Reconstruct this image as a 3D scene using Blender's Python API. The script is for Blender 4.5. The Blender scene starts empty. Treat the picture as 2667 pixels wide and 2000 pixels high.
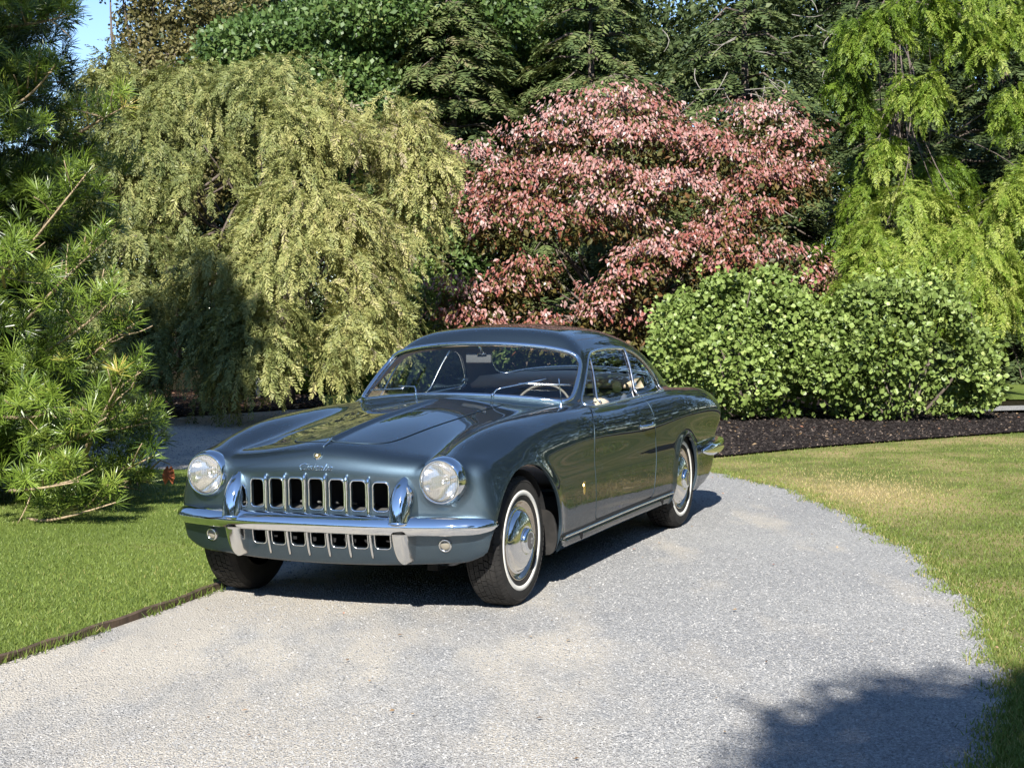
import bpy, bmesh, math, random
import numpy as np
from mathutils import Matrix, Vector

SC = bpy.context.scene
COL = SC.collection
rng = np.random.default_rng(7)
random.seed(7)

# ------------------------------------------------------------------ camera, world, sun, exposure
CAM_H, PITCH, ROLL, FPX = 1.5681, 0.0527, 0.0149, 4131.36
cam_data = bpy.data.cameras.new('camera')
cam_data.sensor_width = 36.0
cam_data.sensor_fit = 'HORIZONTAL'
cam_data.lens = FPX / 2667.0 * 36.0
cam_data.clip_start = 0.1
cam_data.clip_end = 1500.0
cam = bpy.data.objects.new('camera', cam_data)
COL.objects.link(cam)
_r0 = Vector((1, 0, 0)); _f0 = Vector((0, math.cos(PITCH), -math.sin(PITCH))); _u0 = Vector((0, math.sin(PITCH), math.cos(PITCH)))
_r = _r0 * math.cos(ROLL) - _u0 * math.sin(ROLL); _u = _u0 * math.cos(ROLL) + _r0 * math.sin(ROLL)
cam.matrix_world = Matrix(((_r.x, _u.x, -_f0.x, 0), (_r.y, _u.y, -_f0.y, 0), (_r.z, _u.z, -_f0.z, CAM_H), (0, 0, 0, 1)))
SC.camera = cam

SUN_DIR = Vector((-0.127, -1.332, 1.0)).normalized()      # towards the sun
SUN_EL = math.asin(SUN_DIR.z)
world = bpy.data.worlds.new('World')
SC.world = world
world.use_nodes = True
wt = world.node_tree
for n in list(wt.nodes):
    wt.nodes.remove(n)
sky = wt.nodes.new('ShaderNodeTexSky')
sky.sky_type = 'NISHITA'
sky.sun_disc = False
sky.sun_elevation = SUN_EL
sky.sun_rotation = math.atan2(SUN_DIR.x, SUN_DIR.y)
sky.air_density = 1.0
sky.dust_density = 0.1
sky.altitude = 2200.0
sky.ozone_density = 3.0
bg = wt.nodes.new('ShaderNodeBackground')
bg.inputs['Strength'].default_value = 0.10
wo = wt.nodes.new('ShaderNodeOutputWorld')
wt.links.new(sky.outputs[0], bg.inputs[0])
wt.links.new(bg.outputs[0], wo.inputs[0])

sun_data = bpy.data.lights.new('sun', 'SUN')
sun_data.energy = 4.8
sun_data.angle = math.radians(0.53)
sun_data.color = (1.0, 0.955, 0.88)
sun = bpy.data.objects.new('sun', sun_data)
COL.objects.link(sun)
sun.location = (0, 0, 30)
sun.rotation_euler = (-SUN_DIR).to_track_quat('-Z', 'Y').to_euler()

SC.view_settings.view_transform = 'Standard'
SC.view_settings.look = 'None'
SC.view_settings.exposure = 1.12
SC.view_settings.gamma = 1.0
SC.view_settings.use_curve_mapping = False
SC.cycles.max_bounces = 8
SC.cycles.transparent_max_bounces = 16
SC.cycles.caustics_reflective = False
SC.cycles.caustics_refractive = False
SC.cycles.sample_clamp_indirect = 6.0

# ------------------------------------------------------------------ helpers: objects
def tag(o, label=None, cat=None, group=None, kind=None):
    if label: o['label'] = label
    if cat: o['category'] = cat
    if group: o['group'] = group
    if kind: o['kind'] = kind
    return o

def empty(name, loc=(0, 0, 0), rz=0.0):
    o = bpy.data.objects.new(name, None)
    o.empty_display_size = 0.3
    o.location = loc
    o.rotation_euler = (0, 0, rz)
    COL.objects.link(o)
    return o

def mesh_np(name, V, F, mats, normals=None, smooth=True, tint=None, midx=None):
    """triangles or quads (M,3)/(M,4) numpy -> mesh data"""
    V = np.asarray(V, np.float32); F = np.asarray(F, np.int32)
    me = bpy.data.meshes.new(name)
    k = F.shape[1]
    me.vertices.add(len(V)); me.vertices.foreach_set('co', V.ravel())
    me.loops.add(F.size); me.loops.foreach_set('vertex_index', F.ravel())
    me.polygons.add(len(F))
    me.polygons.foreach_set('loop_start', np.arange(0, F.size, k, dtype=np.int32))
    me.polygons.foreach_set('loop_total', np.full(len(F), k, np.int32))
    if midx is not None:
        me.polygons.foreach_set('material_index', np.asarray(midx, np.int32))
    me.polygons.foreach_set('use_smooth', np.full(len(F), smooth, bool))
    for m in (mats if isinstance(mats, (list, tuple)) else [mats]):
        me.materials.append(m)
    if tint is not None:
        a = me.attributes.new('tint', 'FLOAT', 'POINT')
        a.data.foreach_set('value', np.asarray(tint, np.float32))
    me.update(calc_edges=True)
    if normals is not None:
        me.normals_split_custom_set_from_vertices(np.asarray(normals, np.float32))
    return me

def link(name, me, parent=None):
    o = bpy.data.objects.new(name, me)
    COL.objects.link(o)
    if parent is not None:
        o.parent = parent
    return o

def poly_obj(name, verts, faces, mat, parent=None, smooth=False):
    me = bpy.data.meshes.new(name)
    me.from_pydata([tuple(v) for v in verts], [], [tuple(f) for f in faces])
    me.materials.append(mat)
    if smooth:
        me.polygons.foreach_set('use_smooth', [True] * len(me.polygons))
    me.update()
    return link(name, me, parent)

class MB:
    """collects simple solids into one mesh"""
    def __init__(self): self.V = []; self.F = []; self.S = []
    def add(self, V, F, smooth=False):
        b = len(self.V); self.V += [tuple(map(float, v)) for v in V]
        self.F += [tuple(int(i) + b for i in f) for f in F]; self.S += [smooth] * len(F)
    def box(self, c, s, R=None):
        c = np.array(c, float); s = np.array(s, float) / 2
        P = np.array([[x, y, z] for x in (-1, 1) for y in (-1, 1) for z in (-1, 1)]) * s
        if R is not None: P = P @ np.array(R).T
        self.add(P + c, [(0, 1, 3, 2), (4, 6, 7, 5), (0, 4, 5, 1), (2, 3, 7, 6), (0, 2, 6, 4), (1, 5, 7, 3)])
    def tube(self, pts, r, n=8, closed=False, cap=True, up=None):
        pts = np.array(pts, float); m = len(pts)
        r = np.full(m, r, float) if np.isscalar(r) else np.array(r, float)
        if closed: T = np.roll(pts, -1, 0) - np.roll(pts, 1, 0)
        else: T = np.gradient(pts, axis=0)
        T /= np.linalg.norm(T, axis=1, keepdims=True) + 1e-12
        a = np.array([0.31, 0.17, 0.93]) if up is None else np.array(up, float)
        N = np.zeros_like(T); 
        n0 = a - T[0] * (a @ T[0]); n0 /= np.linalg.norm(n0)
        for i in range(m):
            n0 = n0 - T[i] * (n0 @ T[i]); n0 /= np.linalg.norm(n0) + 1e-12; N[i] = n0
        B = np.cross(T, N)
        th = np.arange(n) * 2 * np.pi / n
        V = (pts[:, None] + r[:, None, None] * (np.cos(th)[None, :, None] * N[:, None] + np.sin(th)[None, :, None] * B[:, None])).reshape(-1, 3)
        F = []
        for i in range(m if closed else m - 1):
            j = (i + 1) % m
            for k in range(n):
                l = (k + 1) % n
                F.append((i * n + k, i * n + l, j * n + l, j * n + k))
        if cap and not closed:
            F.append(tuple(range(n - 1, -1, -1))); F.append(tuple((m - 1) * n + k for k in range(n)))
        self.add(V, F, True)
    def lathe(self, prof, c, axis, n=64, closed=False):
        """prof: (r, a) pairs; axis unit vector"""
        axis = np.array(axis, float); axis /= np.linalg.norm(axis)
        h = np.array([0, 0, 1.0]) if abs(axis[2]) < 0.9 else np.array([1.0, 0, 0])
        x = np.cross(h, axis); x /= np.linalg.norm(x); y = np.cross(axis, x)
        th = np.arange(n) * 2 * np.pi / n
        ring = np.cos(th)[:, None] * x + np.sin(th)[:, None] * y
        V = []; m = len(prof)
        for (r, a) in prof: V.append(np.array(c) + axis * a + ring * r)
        V = np.concatenate(V); F = []
        for i in range(m if closed else m - 1):
            j = (i + 1) % m
            for k in range(n):
                l = (k + 1) % n
                F.append((i * n + k, i * n + l, j * n + l, j * n + k))
        self.add(V, F, True)
    def build(self, name, mat, parent=None, flat=False):
        me = bpy.data.meshes.new(name)
        me.from_pydata(self.V, [], self.F)
        me.materials.append(mat)
        me.polygons.foreach_set('use_smooth', [s and not flat for s in self.S])
        me.update()
        return link(name, me, parent)

# ------------------------------------------------------------------ helpers: materials
def new_mat(name):
    m = bpy.data.materials.new(name); m.use_nodes = True
    nt = m.node_tree
    for n in list(nt.nodes): nt.nodes.remove(n)
    out = nt.nodes.new('ShaderNodeOutputMaterial')
    return m, nt, out

def principled(name, col, rough=0.5, metal=0.0, coat=0.0, spec=0.5, coat_rough=0.02):
    m, nt, out = new_mat(name)
    p = nt.nodes.new('ShaderNodeBsdfPrincipled')
    p.inputs['Base Color'].default_value = (*col, 1)
    p.inputs['Roughness'].default_value = rough
    p.inputs['Metallic'].default_value = metal
    p.inputs['Coat Weight'].default_value = coat
    p.inputs['Coat Roughness'].default_value = coat_rough
    p.inputs['Specular IOR Level'].default_value = spec
    nt.links.new(p.outputs[0], out.inputs[0])
    return m

def N(nt, typ, **kw):
    n = nt.nodes.new(typ)
    for k, v in kw.items():
        if k in n.inputs.keys() if hasattr(n.inputs, 'keys') else False: n.inputs[k].default_value = v
        else: setattr(n, k, v)
    return n

def ramp(nt, stops, interp='LINEAR'):
    r = nt.nodes.new('ShaderNodeValToRGB'); r.color_ramp.interpolation = interp
    e = r.color_ramp.elements
    while len(e) > 1: e.remove(e[-1])
    e[0].position = stops[0][0]; e[0].color = (*stops[0][1], 1)
    for p, c in stops[1:]:
        x = e.new(p); x.color = (*c, 1)
    return r

def noise(nt, scale, detail=3, rough=0.55, vec=None, dim='3D'):
    n = nt.nodes.new('ShaderNodeTexNoise'); n.noise_dimensions = dim
    n.inputs['Scale'].default_value = scale; n.inputs['Detail'].default_value = detail; n.inputs['Roughness'].default_value = rough
    if vec is not None: nt.links.new(vec, n.inputs['Vector'])
    return n

def mixc(nt, fac, a, b, mode='MIX'):
    m = nt.nodes.new('ShaderNodeMix'); m.data_type = 'RGBA'; m.blend_type = mode
    for sock, val in ((m.inputs[0], fac), (m.inputs[6], a), (m.inputs[7], b)):
        if isinstance(val, bpy.types.NodeSocket): nt.links.new(val, sock)
        elif isinstance(val, (int, float)): sock.default_value = val
        else: sock.default_value = (*val, 1)
    return m.outputs[2]

def foliage_mat(name, stops, trans=0.3, rough=0.45, spec=0.35, tcol=None):
    """leaf colour by the per-leaf 'tint' attribute and a per-object random"""
    m, nt, out = new_mat(name)
    at = nt.nodes.new('ShaderNodeAttribute'); at.attribute_name = 'tint'
    oi = nt.nodes.new('ShaderNodeObjectInfo')
    r = ramp(nt, stops); nt.links.new(at.outputs['Fac'], r.inputs[0])
    hs = nt.nodes.new('ShaderNodeHueSaturation')
    mr = nt.nodes.new('ShaderNodeMapRange'); mr.inputs[3].default_value = 0.85; mr.inputs[4].default_value = 1.15
    nt.links.new(oi.outputs['Random'], mr.inputs[0]); nt.links.new(mr.outputs[0], hs.inputs['Value'])
    nt.links.new(r.outputs[0], hs.inputs['Color'])
    p = nt.nodes.new('ShaderNodeBsdfPrincipled'); p.inputs['Roughness'].default_value = rough; p.inputs['Specular IOR Level'].default_value = spec
    nt.links.new(hs.outputs[0], p.inputs['Base Color'])
    t = nt.nodes.new('ShaderNodeBsdfTranslucent')
    tc = mixc(nt, 1.0, hs.outputs[0], tcol or (1.0, 1.0, 0.55), 'MULTIPLY')
    nt.links.new(tc, t.inputs[0])
    mx = nt.nodes.new('ShaderNodeMixShader'); mx.inputs[0].default_value = trans
    nt.links.new(p.outputs[0], mx.inputs[1]); nt.links.new(t.outputs[0], mx.inputs[2])
    nt.links.new(mx.outputs[0], out.inputs[0])
    return m

def bark_mat(name, c0, c1, scale=18):
    m, nt, out = new_mat(name)
    tc = nt.nodes.new('ShaderNodeTexCoord')
    mp = nt.nodes.new('ShaderNodeMapping'); mp.inputs['Scale'].default_value = (1, 1, 0.25)
    nt.links.new(tc.outputs['Object'], mp.inputs[0])
    n = noise(nt, scale, 5, 0.65, mp.outputs[0])
    r = ramp(nt, [(0.3, c0), (0.7, c1)]); nt.links.new(n.outputs[0], r.inputs[0])
    p = nt.nodes.new('ShaderNodeBsdfPrincipled'); p.inputs['Roughness'].default_value = 0.9
    nt.links.new(r.outputs[0], p.inputs['Base Color'])
    b = nt.nodes.new('ShaderNodeBump'); b.inputs['Strength'].default_value = 0.6; b.inputs['Distance'].default_value = 0.02
    nt.links.new(n.outputs[0], b.inputs['Height']); nt.links.new(b.outputs[0], p.inputs['Normal'])
    nt.links.new(p.outputs[0], out.inputs[0])
    return m
# ------------------------------------------------------------------ car: smooth body field
# car axes: u forward, v to the car's left, w up; origin on the ground under the front axle
CAR_X, CAR_Y, CAR_TH = -0.7593, 8.4398, 0.3905
WB = 2.92
HUB = 0.3346

class Spl:
    def __init__(s, pts):
        pts = sorted(pts); s.x = np.array([p[0] for p in pts], float); y = np.array([p[1] for p in pts], float)
        n = len(y); h = np.diff(s.x); A = np.eye(n); r = np.zeros(n)
        for i in range(1, n - 1):
            A[i, i - 1] = h[i - 1]; A[i, i] = 2 * (h[i - 1] + h[i]); A[i, i + 1] = h[i]
            r[i] = 6 * ((y[i + 1] - y[i]) / h[i] - (y[i] - y[i - 1]) / h[i - 1])
        s.m = np.linalg.solve(A, r); s.y = y; s.h = h
    def __call__(s, q):
        q = np.clip(q, s.x[0], s.x[-1])
        i = np.clip(np.searchsorted(s.x, q, side='right') - 1, 0, len(s.h) - 1)
        h = s.h[i]; a = (s.x[i + 1] - q) / h; b = 1 - a
        return a * s.y[i] + b * s.y[i + 1] + ((a**3 - a) * s.m[i] + (b**3 - b) * s.m[i + 1]) * h * h / 6

def smax(a, b, k):
    h = np.maximum(k - np.abs(a - b), 0) / k
    return np.maximum(a, b) + h**3 * k / 6
def smin(a, b, k): return -smax(-a, -b, k)
def sstep(x, a, b):
    t = np.clip((x - a) / (b - a), 0, 1); return t * t * (3 - 2 * t)

S_hc = Spl([(.75, .77), (.6, .825), (.44, .863), (.3, .884), (0, .922), (-.4, .958), (-.7, .982), (-1.1, 1.0), (-1.6, 1.0), (-2.8, .995), (-3.1, .975), (-3.4, .915), (-3.8, .815), (-4.1, .70)])
S_b = Spl([(.75, .85), (.6, .872), (.42, .893), (.2, .902), (-.1, .906), (-.5, .904), (-1.05, .900), (-1.7, .893), (-2.2, .898), (-2.7, .903), (-3.05, .898), (-3.4, .882), (-3.7, .864), (-4.0, .838)])
S_s = Spl([(.10, .09), (.20, .035), (.28, .012), (.36, .002), (.45, 0), (.55, .001), (.62, .007), (.70, .017), (.78, .031), (.86, .05), (.94, .085), (1.05, .15), (1.2, .25)])
S_fp = Spl([(.12, .40), (.20, .495), (.26, .545), (.33, .574), (.42, .590), (.55, .596), (.66, .597), (.74, .604), (.82, .59), (.92, .545), (1.05, .46)])
S_plan = Spl([(-.3, .014), (-.17, .004), (0, 0), (.17, .004), (.3, .014), (.4, .026), (.5, .043), (.667, .070), (.78, .094), (.87, .130), (.95, .175)])
S_rp = Spl([(.15, -3.66), (.3, -3.88), (.42, -3.98), (.55, -4.01), (.7, -3.99), (.8, -3.95), (.95, -3.86), (1.2, -3.62)])
F_u = [.52, .40, .25, 0, -.43, -.8, -1.25, -1.7, -2.2, -2.7, -3.05, -3.3, -3.55, -3.8, -4.0]
S_fv = Spl(list(zip(F_u, [.668, .669, .674, .686, .700, .710, .715, .712, .712, .722, .735, .742, .746, .748, .75])))
S_fw = Spl(list(zip(F_u, [.694, .700, .718, .750, .774, .782, .778, .768, .765, .772, .775, .772, .764, .735, .69])))
S_fr = Spl(list(zip(F_u, [.119, .127, .142, .157, .163, .162, .156, .150, .152, .165, .168, .166, .162, .152, .13])))
S_gv = Spl([(.85, .765), (.93, .745), (1.0, .722), (1.1, .688), (1.2, .645), (1.26, .612), (1.33, .56), (1.45, .45)])
S_rc = Spl([(-.9, 1.30), (-1.3, 1.375), (-1.6, 1.398), (-1.9, 1.412), (-2.2, 1.412), (-2.5, 1.386), (-2.75, 1.325), (-3.0, 1.215), (-3.22, 1.10), (-3.5, .955), (-3.9, .80)])

def arch_e(u, w):
    """<0 inside a wheel arch; about metric"""
    fw = np.where(w > HUB, (w - HUB) / .393, 0.0)
    a = .456 - .016 * np.where(u > 0, sstep(-w, -HUB - .08, -HUB + .05), 0)
    e1 = (np.sqrt((u / a)**2 + fw**2) - 1) * .42
    fw2 = np.where(w > HUB, (w - HUB) / .293, 0.0)
    e2 = (np.sqrt(((u + WB) / .265)**2 + fw2**2) - 1) * .28
    return np.minimum(e1, e2)

def f_body(u, v, w):
    v = np.abs(v)
    top = w - (S_hc(u) - .075 * (1 - np.exp(-(v / .42)**2)))
    top = top - .017 * np.exp(-(v / .0155)**2) * sstep(u, -1.0, -.75) * (1 - sstep(u, .40, .47))
    ae = arch_e(u, w)
    side = v - (S_b(u) - S_s(w) + .011 * np.exp(-(np.maximum(ae, 0) / .05)**2) * sstep(w, .2, .33))
    front = u - (S_fp(w) - S_plan(v))
    rear = (S_rp(w) + .018 * (v / .5)**2 + .055 * sstep(v, .6, .95)) - u
    wb = .195 + .06 * sstep(u, .05, .42) + .018 * (v / .6)**2 * sstep(u, .05, .42) + .9 * np.maximum(v - .74, 0)**1.5 * sstep(u, .05, .42)
    wb = wb + .10 * sstep(-u, 3.25, 4.0)
    bot = wb - w
    f = smax(top, side, .16)
    f = smax(f, front, .15 - .09 * sstep(v, .4, .7) * (1 - sstep(w, .55, .75)))
    f = smax(f, rear, .13)
    f = smax(f, bot, .035)
    # fender crowns and lamp tunnels
    tun = np.sqrt((v - S_fv(u))**2 + (w - S_fw(u))**2) - S_fr(u)
    tun = smax(tun, u - .528, .02)
    tun = smax(tun, -3.94 - u, .15)
    k = .05 + .07 * sstep(-u, -.45, .2)
    f = smin(f, tun, k)
    # greenhouse
    taper = .13 * np.maximum(-2.6 - u, 0)**2 + .10 * np.maximum(u + 1.35, 0)**2
    gs = (v - (S_gv(w) - taper)) * .95
    ws = (u + 1.062 + 1.3 * (w - 1.0) + .42 * v * v) / 1.62
    rf = w - (S_rc(u) - .065 * (v / .6)**2)
    g = smax(gs, rf, .17)
    g = smax(g, ws, .09)
    g = smax(g, .6 - w, .02)
    f = smin(f, g, .045)
    return f

def grad_n(P, e=4e-4):
    G = np.zeros_like(P)
    for i in range(3):
        a = P.copy(); a[:, i] += e; b = P.copy(); b[:, i] -= e
        G[:, i] = f_body(a[:, 0], a[:, 1], a[:, 2]) - f_body(b[:, 0], b[:, 1], b[:, 2])
    return G / (np.linalg.norm(G, axis=1, keepdims=True) + 1e-12)

def march(O, D, tmax=1.4, it=27):
    lo = np.zeros(len(O)); hi = np.full(len(O), tmax)
    for _ in range(it):
        m = (lo + hi) / 2; P = O + D * m[:, None]
        ins = f_body(P[:, 0], P[:, 1], P[:, 2]) < 0
        lo = np.where(ins, m, lo); hi = np.where(ins, hi, m)
    return O + D * ((lo + hi) / 2)[:, None]

def surf_side(u, w, sgn=1):      # point on the body at given u, w
    u = np.atleast_1d(np.asarray(u, float)); w = np.broadcast_to(np.asarray(w, float), u.shape)
    O = np.stack([u, np.full_like(u, .2), w], 1); D = np.tile([0, 1., 0], (len(u), 1))
    P = march(O, D, 1.0); P[:, 1] *= sgn; return P
def surf_front(v, w, u0=.1, tmax=.8):
    v = np.atleast_1d(np.asarray(v, float)); w = np.broadcast_to(np.asarray(w, float), v.shape)
    return march(np.stack([np.full_like(v, u0), v, w], 1), np.tile([1., 0, 0], (len(v), 1)), tmax)
def surf_rear(v, w, u0=-2.2):
    v = np.atleast_1d(np.asarray(v, float)); w = np.broadcast_to(np.asarray(w, float), v.shape)
    return march(np.stack([np.full_like(v, u0), v, w], 1), np.tile([-1., 0, 0], (len(v), 1)), 2.0)
def surf_top(u, v):
    u = np.atleast_1d(np.asarray(u, float)); v = np.broadcast_to(np.asarray(v, float), u.shape)
    return march(np.stack([u, v, np.full_like(u, .6)], 1), np.tile([0, 0, 1.], (len(u), 1)), 1.2)

def build_shell():
    hw, w0, w1, uf, ur = .55, .50, .66, .15, -3.3
    s = np.linspace(1, -1, 101); tv = hw * np.sign(s) * np.abs(s)**1.6
    c = []; d = []
    def seg(cs, ds): c.extend(cs); d.extend(ds)
    seg([(v, w1) for v in tv], [(0, 1)] * len(tv))
    def fan(cv, cw, a0, a1, n):
        for a in np.radians(np.linspace(a0, a1, n + 1)[1:-1]):
            c.append((cv, cw)); d.append((math.cos(a), math.sin(a)))
    nw = 9; ww = np.linspace(w1, w0, nw)
    fan(-hw, w1, 90, 180, 34)
    seg([(-hw, x) for x in ww], [(-1, 0)] * nw)
    fan(-hw, w0, 180, 270, 20)
    seg([(v, w0) for v in tv[::-1]], [(0, -1)] * len(tv))
    fan(hw, w0, 270, 360, 20)
    seg([(hw, x) for x in ww[::-1]], [(1, 0)] * nw)
    fan(hw, w1, 0, 90, 34)
    c = np.array(c); d = np.array(d); n = len(c)
    st = [(ur, -a) for a in np.radians(np.linspace(90, 0, 36))[:-1]]
    st += [(u, 0.0) for u in np.linspace(ur, uf, 276)]
    st += [(uf, a) for a in np.radians(np.linspace(0, 90, 62))[1:]]
    O = []; D = []
    for (u, a) in st:
        O.append(np.column_stack([np.full(n, u), c])); D.append(np.column_stack([np.full(n, math.sin(a)), d * math.cos(a)]))
    m = len(st)
    ii, kk = np.meshgrid(np.arange(m - 1), np.arange(n), indexing='ij'); ll = (kk + 1) % n
    q = np.stack([ii * n + kk, ii * n + ll, (ii + 1) * n + ll, (ii + 1) * n + kk], -1).reshape(-1, 4)
    F = [q]; base = m * n
    for (u, sg) in ((uf, 1.), (ur, -1.)):
        gv, gw = np.meshgrid(tv, ww, indexing='ij'); k = gv.size
        O.append(np.column_stack([np.full(k, u), gv.ravel(), gw.ravel()])); D.append(np.tile([sg, 0, 0], (k, 1)))
        a, b = np.meshgrid(np.arange(len(tv) - 1), np.arange(nw - 1), indexing='ij')
        i0 = (a * nw + b).ravel() + base
        F.append(np.stack([i0, i0 + 1, i0 + nw + 1, i0 + nw], -1)); base += k
    O = np.concatenate(O); D = np.concatenate(D); F = np.concatenate(F)
    # march only the half v >= 0, mirror by symmetry of the rays
    P = march(O, D)
    key = np.round(P, 5)
    _, first, inv = np.unique(key, axis=0, return_index=True, return_inverse=True)
    P = P[first]; F = inv.ravel()[F]
    T = np.concatenate([F[:, [0, 1, 2]], F[:, [0, 2, 3]]])
    T = T[(T[:, 0] != T[:, 1]) & (T[:, 1] != T[:, 2]) & (T[:, 0] != T[:, 2])]
    Nn = grad_n(P)
    fn = np.cross(P[T[:, 1]] - P[T[:, 0]], P[T[:, 2]] - P[T[:, 0]])
    fl = (fn * Nn[T].mean(1)).sum(1) < 0
    T[fl] = T[fl][:, ::-1]
    return P, Nn, T

def compact(V, Nn, F):
    u, inv = np.unique(F, return_inverse=True)
    return V[u], Nn[u], inv.reshape(F.shape)

def clip(M, g):
    """keep the part of a triangle mesh where g <= 0, splitting triangles"""
    V, Nn, F = M
    g = np.where(np.abs(g) < 2e-5, -2e-5, g)
    s = g > 0; cnt = s[F].sum(1)
    keep = F[cnt == 0]
    out = [keep]
    newV = [V]; newN = [Nn]; base = len(V)
    A1 = F[cnt == 1]; A2 = F[cnt == 2]
    if len(A1):
        r = np.argmax(s[A1], 1); A1 = np.stack([A1[np.arange(len(A1)), (r + j) % 3] for j in range(3)], 1)
    if len(A2):
        r = np.argmin(s[A2], 1); A2 = np.stack([A2[np.arange(len(A2)), (r + j) % 3] for j in range(3)], 1)
    E = []
    if len(A1): E += [A1[:, [1, 0]], A1[:, [2, 0]]]
    if len(A2): E += [A2[:, [0, 1]], A2[:, [0, 2]]]
    if E:
        Ecat = np.concatenate(E); es = np.sort(Ecat, 1)
        ue, inv = np.unique(es, axis=0, return_inverse=True); inv = inv.ravel()
        ga, gb = g[ue[:, 0]], g[ue[:, 1]]; t = (ga / (ga - gb))[:, None]
        newV.append(V[ue[:, 0]] * (1 - t) + V[ue[:, 1]] * t)
        nn = Nn[ue[:, 0]] * (1 - t) + Nn[ue[:, 1]] * t; newN.append(nn / (np.linalg.norm(nn, axis=1, keepdims=True) + 1e-12))
        ids = inv + base; o = 0
        if len(A1):
            k = len(A1); pa = ids[:k]; pb = ids[k:2 * k]; o = 2 * k
            out.append(np.stack([A1[:, 1], A1[:, 2], pb], 1)); out.append(np.stack([A1[:, 1], pb, pa], 1))
        if len(A2):
            k = len(A2); p1 = ids[o:o + k]; p2 = ids[o + k:o + 2 * k]
            out.append(np.stack([A2[:, 0], p1, p2], 1))
    F = np.concatenate(out)
    F = F[(F[:, 0] != F[:, 1]) & (F[:, 1] != F[:, 2]) & (F[:, 0] != F[:, 2])]
    return compact(np.concatenate(newV), np.concatenate(newN), F)

def with_lip(M, depth):
    """turn every open edge of the shell inwards"""
    V, Nn, F = M
    e = np.concatenate([F[:, [0, 1]], F[:, [1, 2]], F[:, [2, 0]]])
    es = np.sort(e, 1); _, inv, cnt = np.unique(es, axis=0, return_inverse=True, return_counts=True)
    b = e[cnt[inv.ravel()] == 1]
    if not len(b): return M
    p, q = V[b[:, 0]], V[b[:, 1]]; pn, qn = Nn[b[:, 0]], Nn[b[:, 1]]
    ed = unitv(q - p); tp = np.cross(ed, pn); tq = np.cross(ed, qn); c = min(.0026, depth * .3)
    p1, q1 = p + tp * c - pn * c, q + tq * c - qn * c; p2, q2 = p + tp * c - pn * depth, q + tq * c - qn * depth
    k = len(b); LV = np.concatenate([p, q, p1, q1, p1, q1, p2, q2]); LN = np.concatenate([pn, qn, tp, tq, tp, tq, tp, tq])
    i = np.arange(k) + len(V); j = lambda m: i + m * k
    LF = np.concatenate([np.stack([j(1), j(0), j(2)], 1), np.stack([j(1), j(2), j(3)], 1), np.stack([j(5), j(4), j(6)], 1), np.stack([j(5), j(6), j(7)], 1)])
    return np.concatenate([V, LV]), np.concatenate([Nn, LN]), np.concatenate([F, LF])

def unitv(x): return x / (np.linalg.norm(x, axis=1, keepdims=True) + 1e-12)

def chaikin(pts, it=2):
    P = np.array(pts, float)
    for _ in range(it):
        Q = np.roll(P, -1, 0); P = np.stack([P * .75 + Q * .25, P * .25 + Q * .75], 1).reshape(-1, 2)
    return P

def poly_sd(x, y, P):
    """signed distance (negative inside) to a closed polygon"""
    P = np.asarray(P, float); d = np.full(x.shape, 1e9); ins = np.zeros(x.shape, bool)
    n = len(P)
    for i in range(n):
        ax, ay = P[i]; bx, by = P[(i + 1) % n]
        ex, ey = bx - ax, by - ay; L2 = ex * ex + ey * ey + 1e-18
        t = np.clip(((x - ax) * ex + (y - ay) * ey) / L2, 0, 1)
        d = np.minimum(d, (x - ax - t * ex)**2 + (y - ay - t * ey)**2)
        c = ((ay > y) != (by > y)) & (x < (bx - ax) * (y - ay) / (by - ay + 1e-18) + ax)
        ins ^= c
    d = np.sqrt(d)
    return np.where(ins, -d, d)

def near_sd(x, y, P, dom):
    """poly_sd on the vertices of a domain, far outside elsewhere"""
    g = np.full(x.shape, 1.0)
    P = np.asarray(P); m = dom & (x > P[:, 0].min() - .1) & (x < P[:, 0].max() + .1) & (y > P[:, 1].min() - .1) & (y < P[:, 1].max() + .1)
    g[m] = poly_sd(x[m], y[m], P)
    return g

def rrect(cx, cy, w, h, r, n=6):
    out = []
    for (sx, sy, a0) in ((1, 1, 0), (-1, 1, 90), (-1, -1, 180), (1, -1, 270)):
        for a in np.radians(np.linspace(a0, a0 + 90, n)):
            out.append((cx + sx * (w / 2 - r) + r * math.cos(a), cy + sy * (h / 2 - r) + r * math.sin(a)))
    return np.array(out)
def resample(P, step, closed=True):
    P = np.asarray(P, float); Q = np.vstack([P, P[:1]]) if closed else P
    L = np.r_[0, np.cumsum(np.linalg.norm(np.diff(Q, axis=0), axis=1))]
    n = max(8, int(L[-1] / step)); s = np.linspace(0, L[-1], n, endpoint=not closed)
    return np.stack([np.interp(s, L, Q[:, i]) for i in range(Q.shape[1])], 1)
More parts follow.
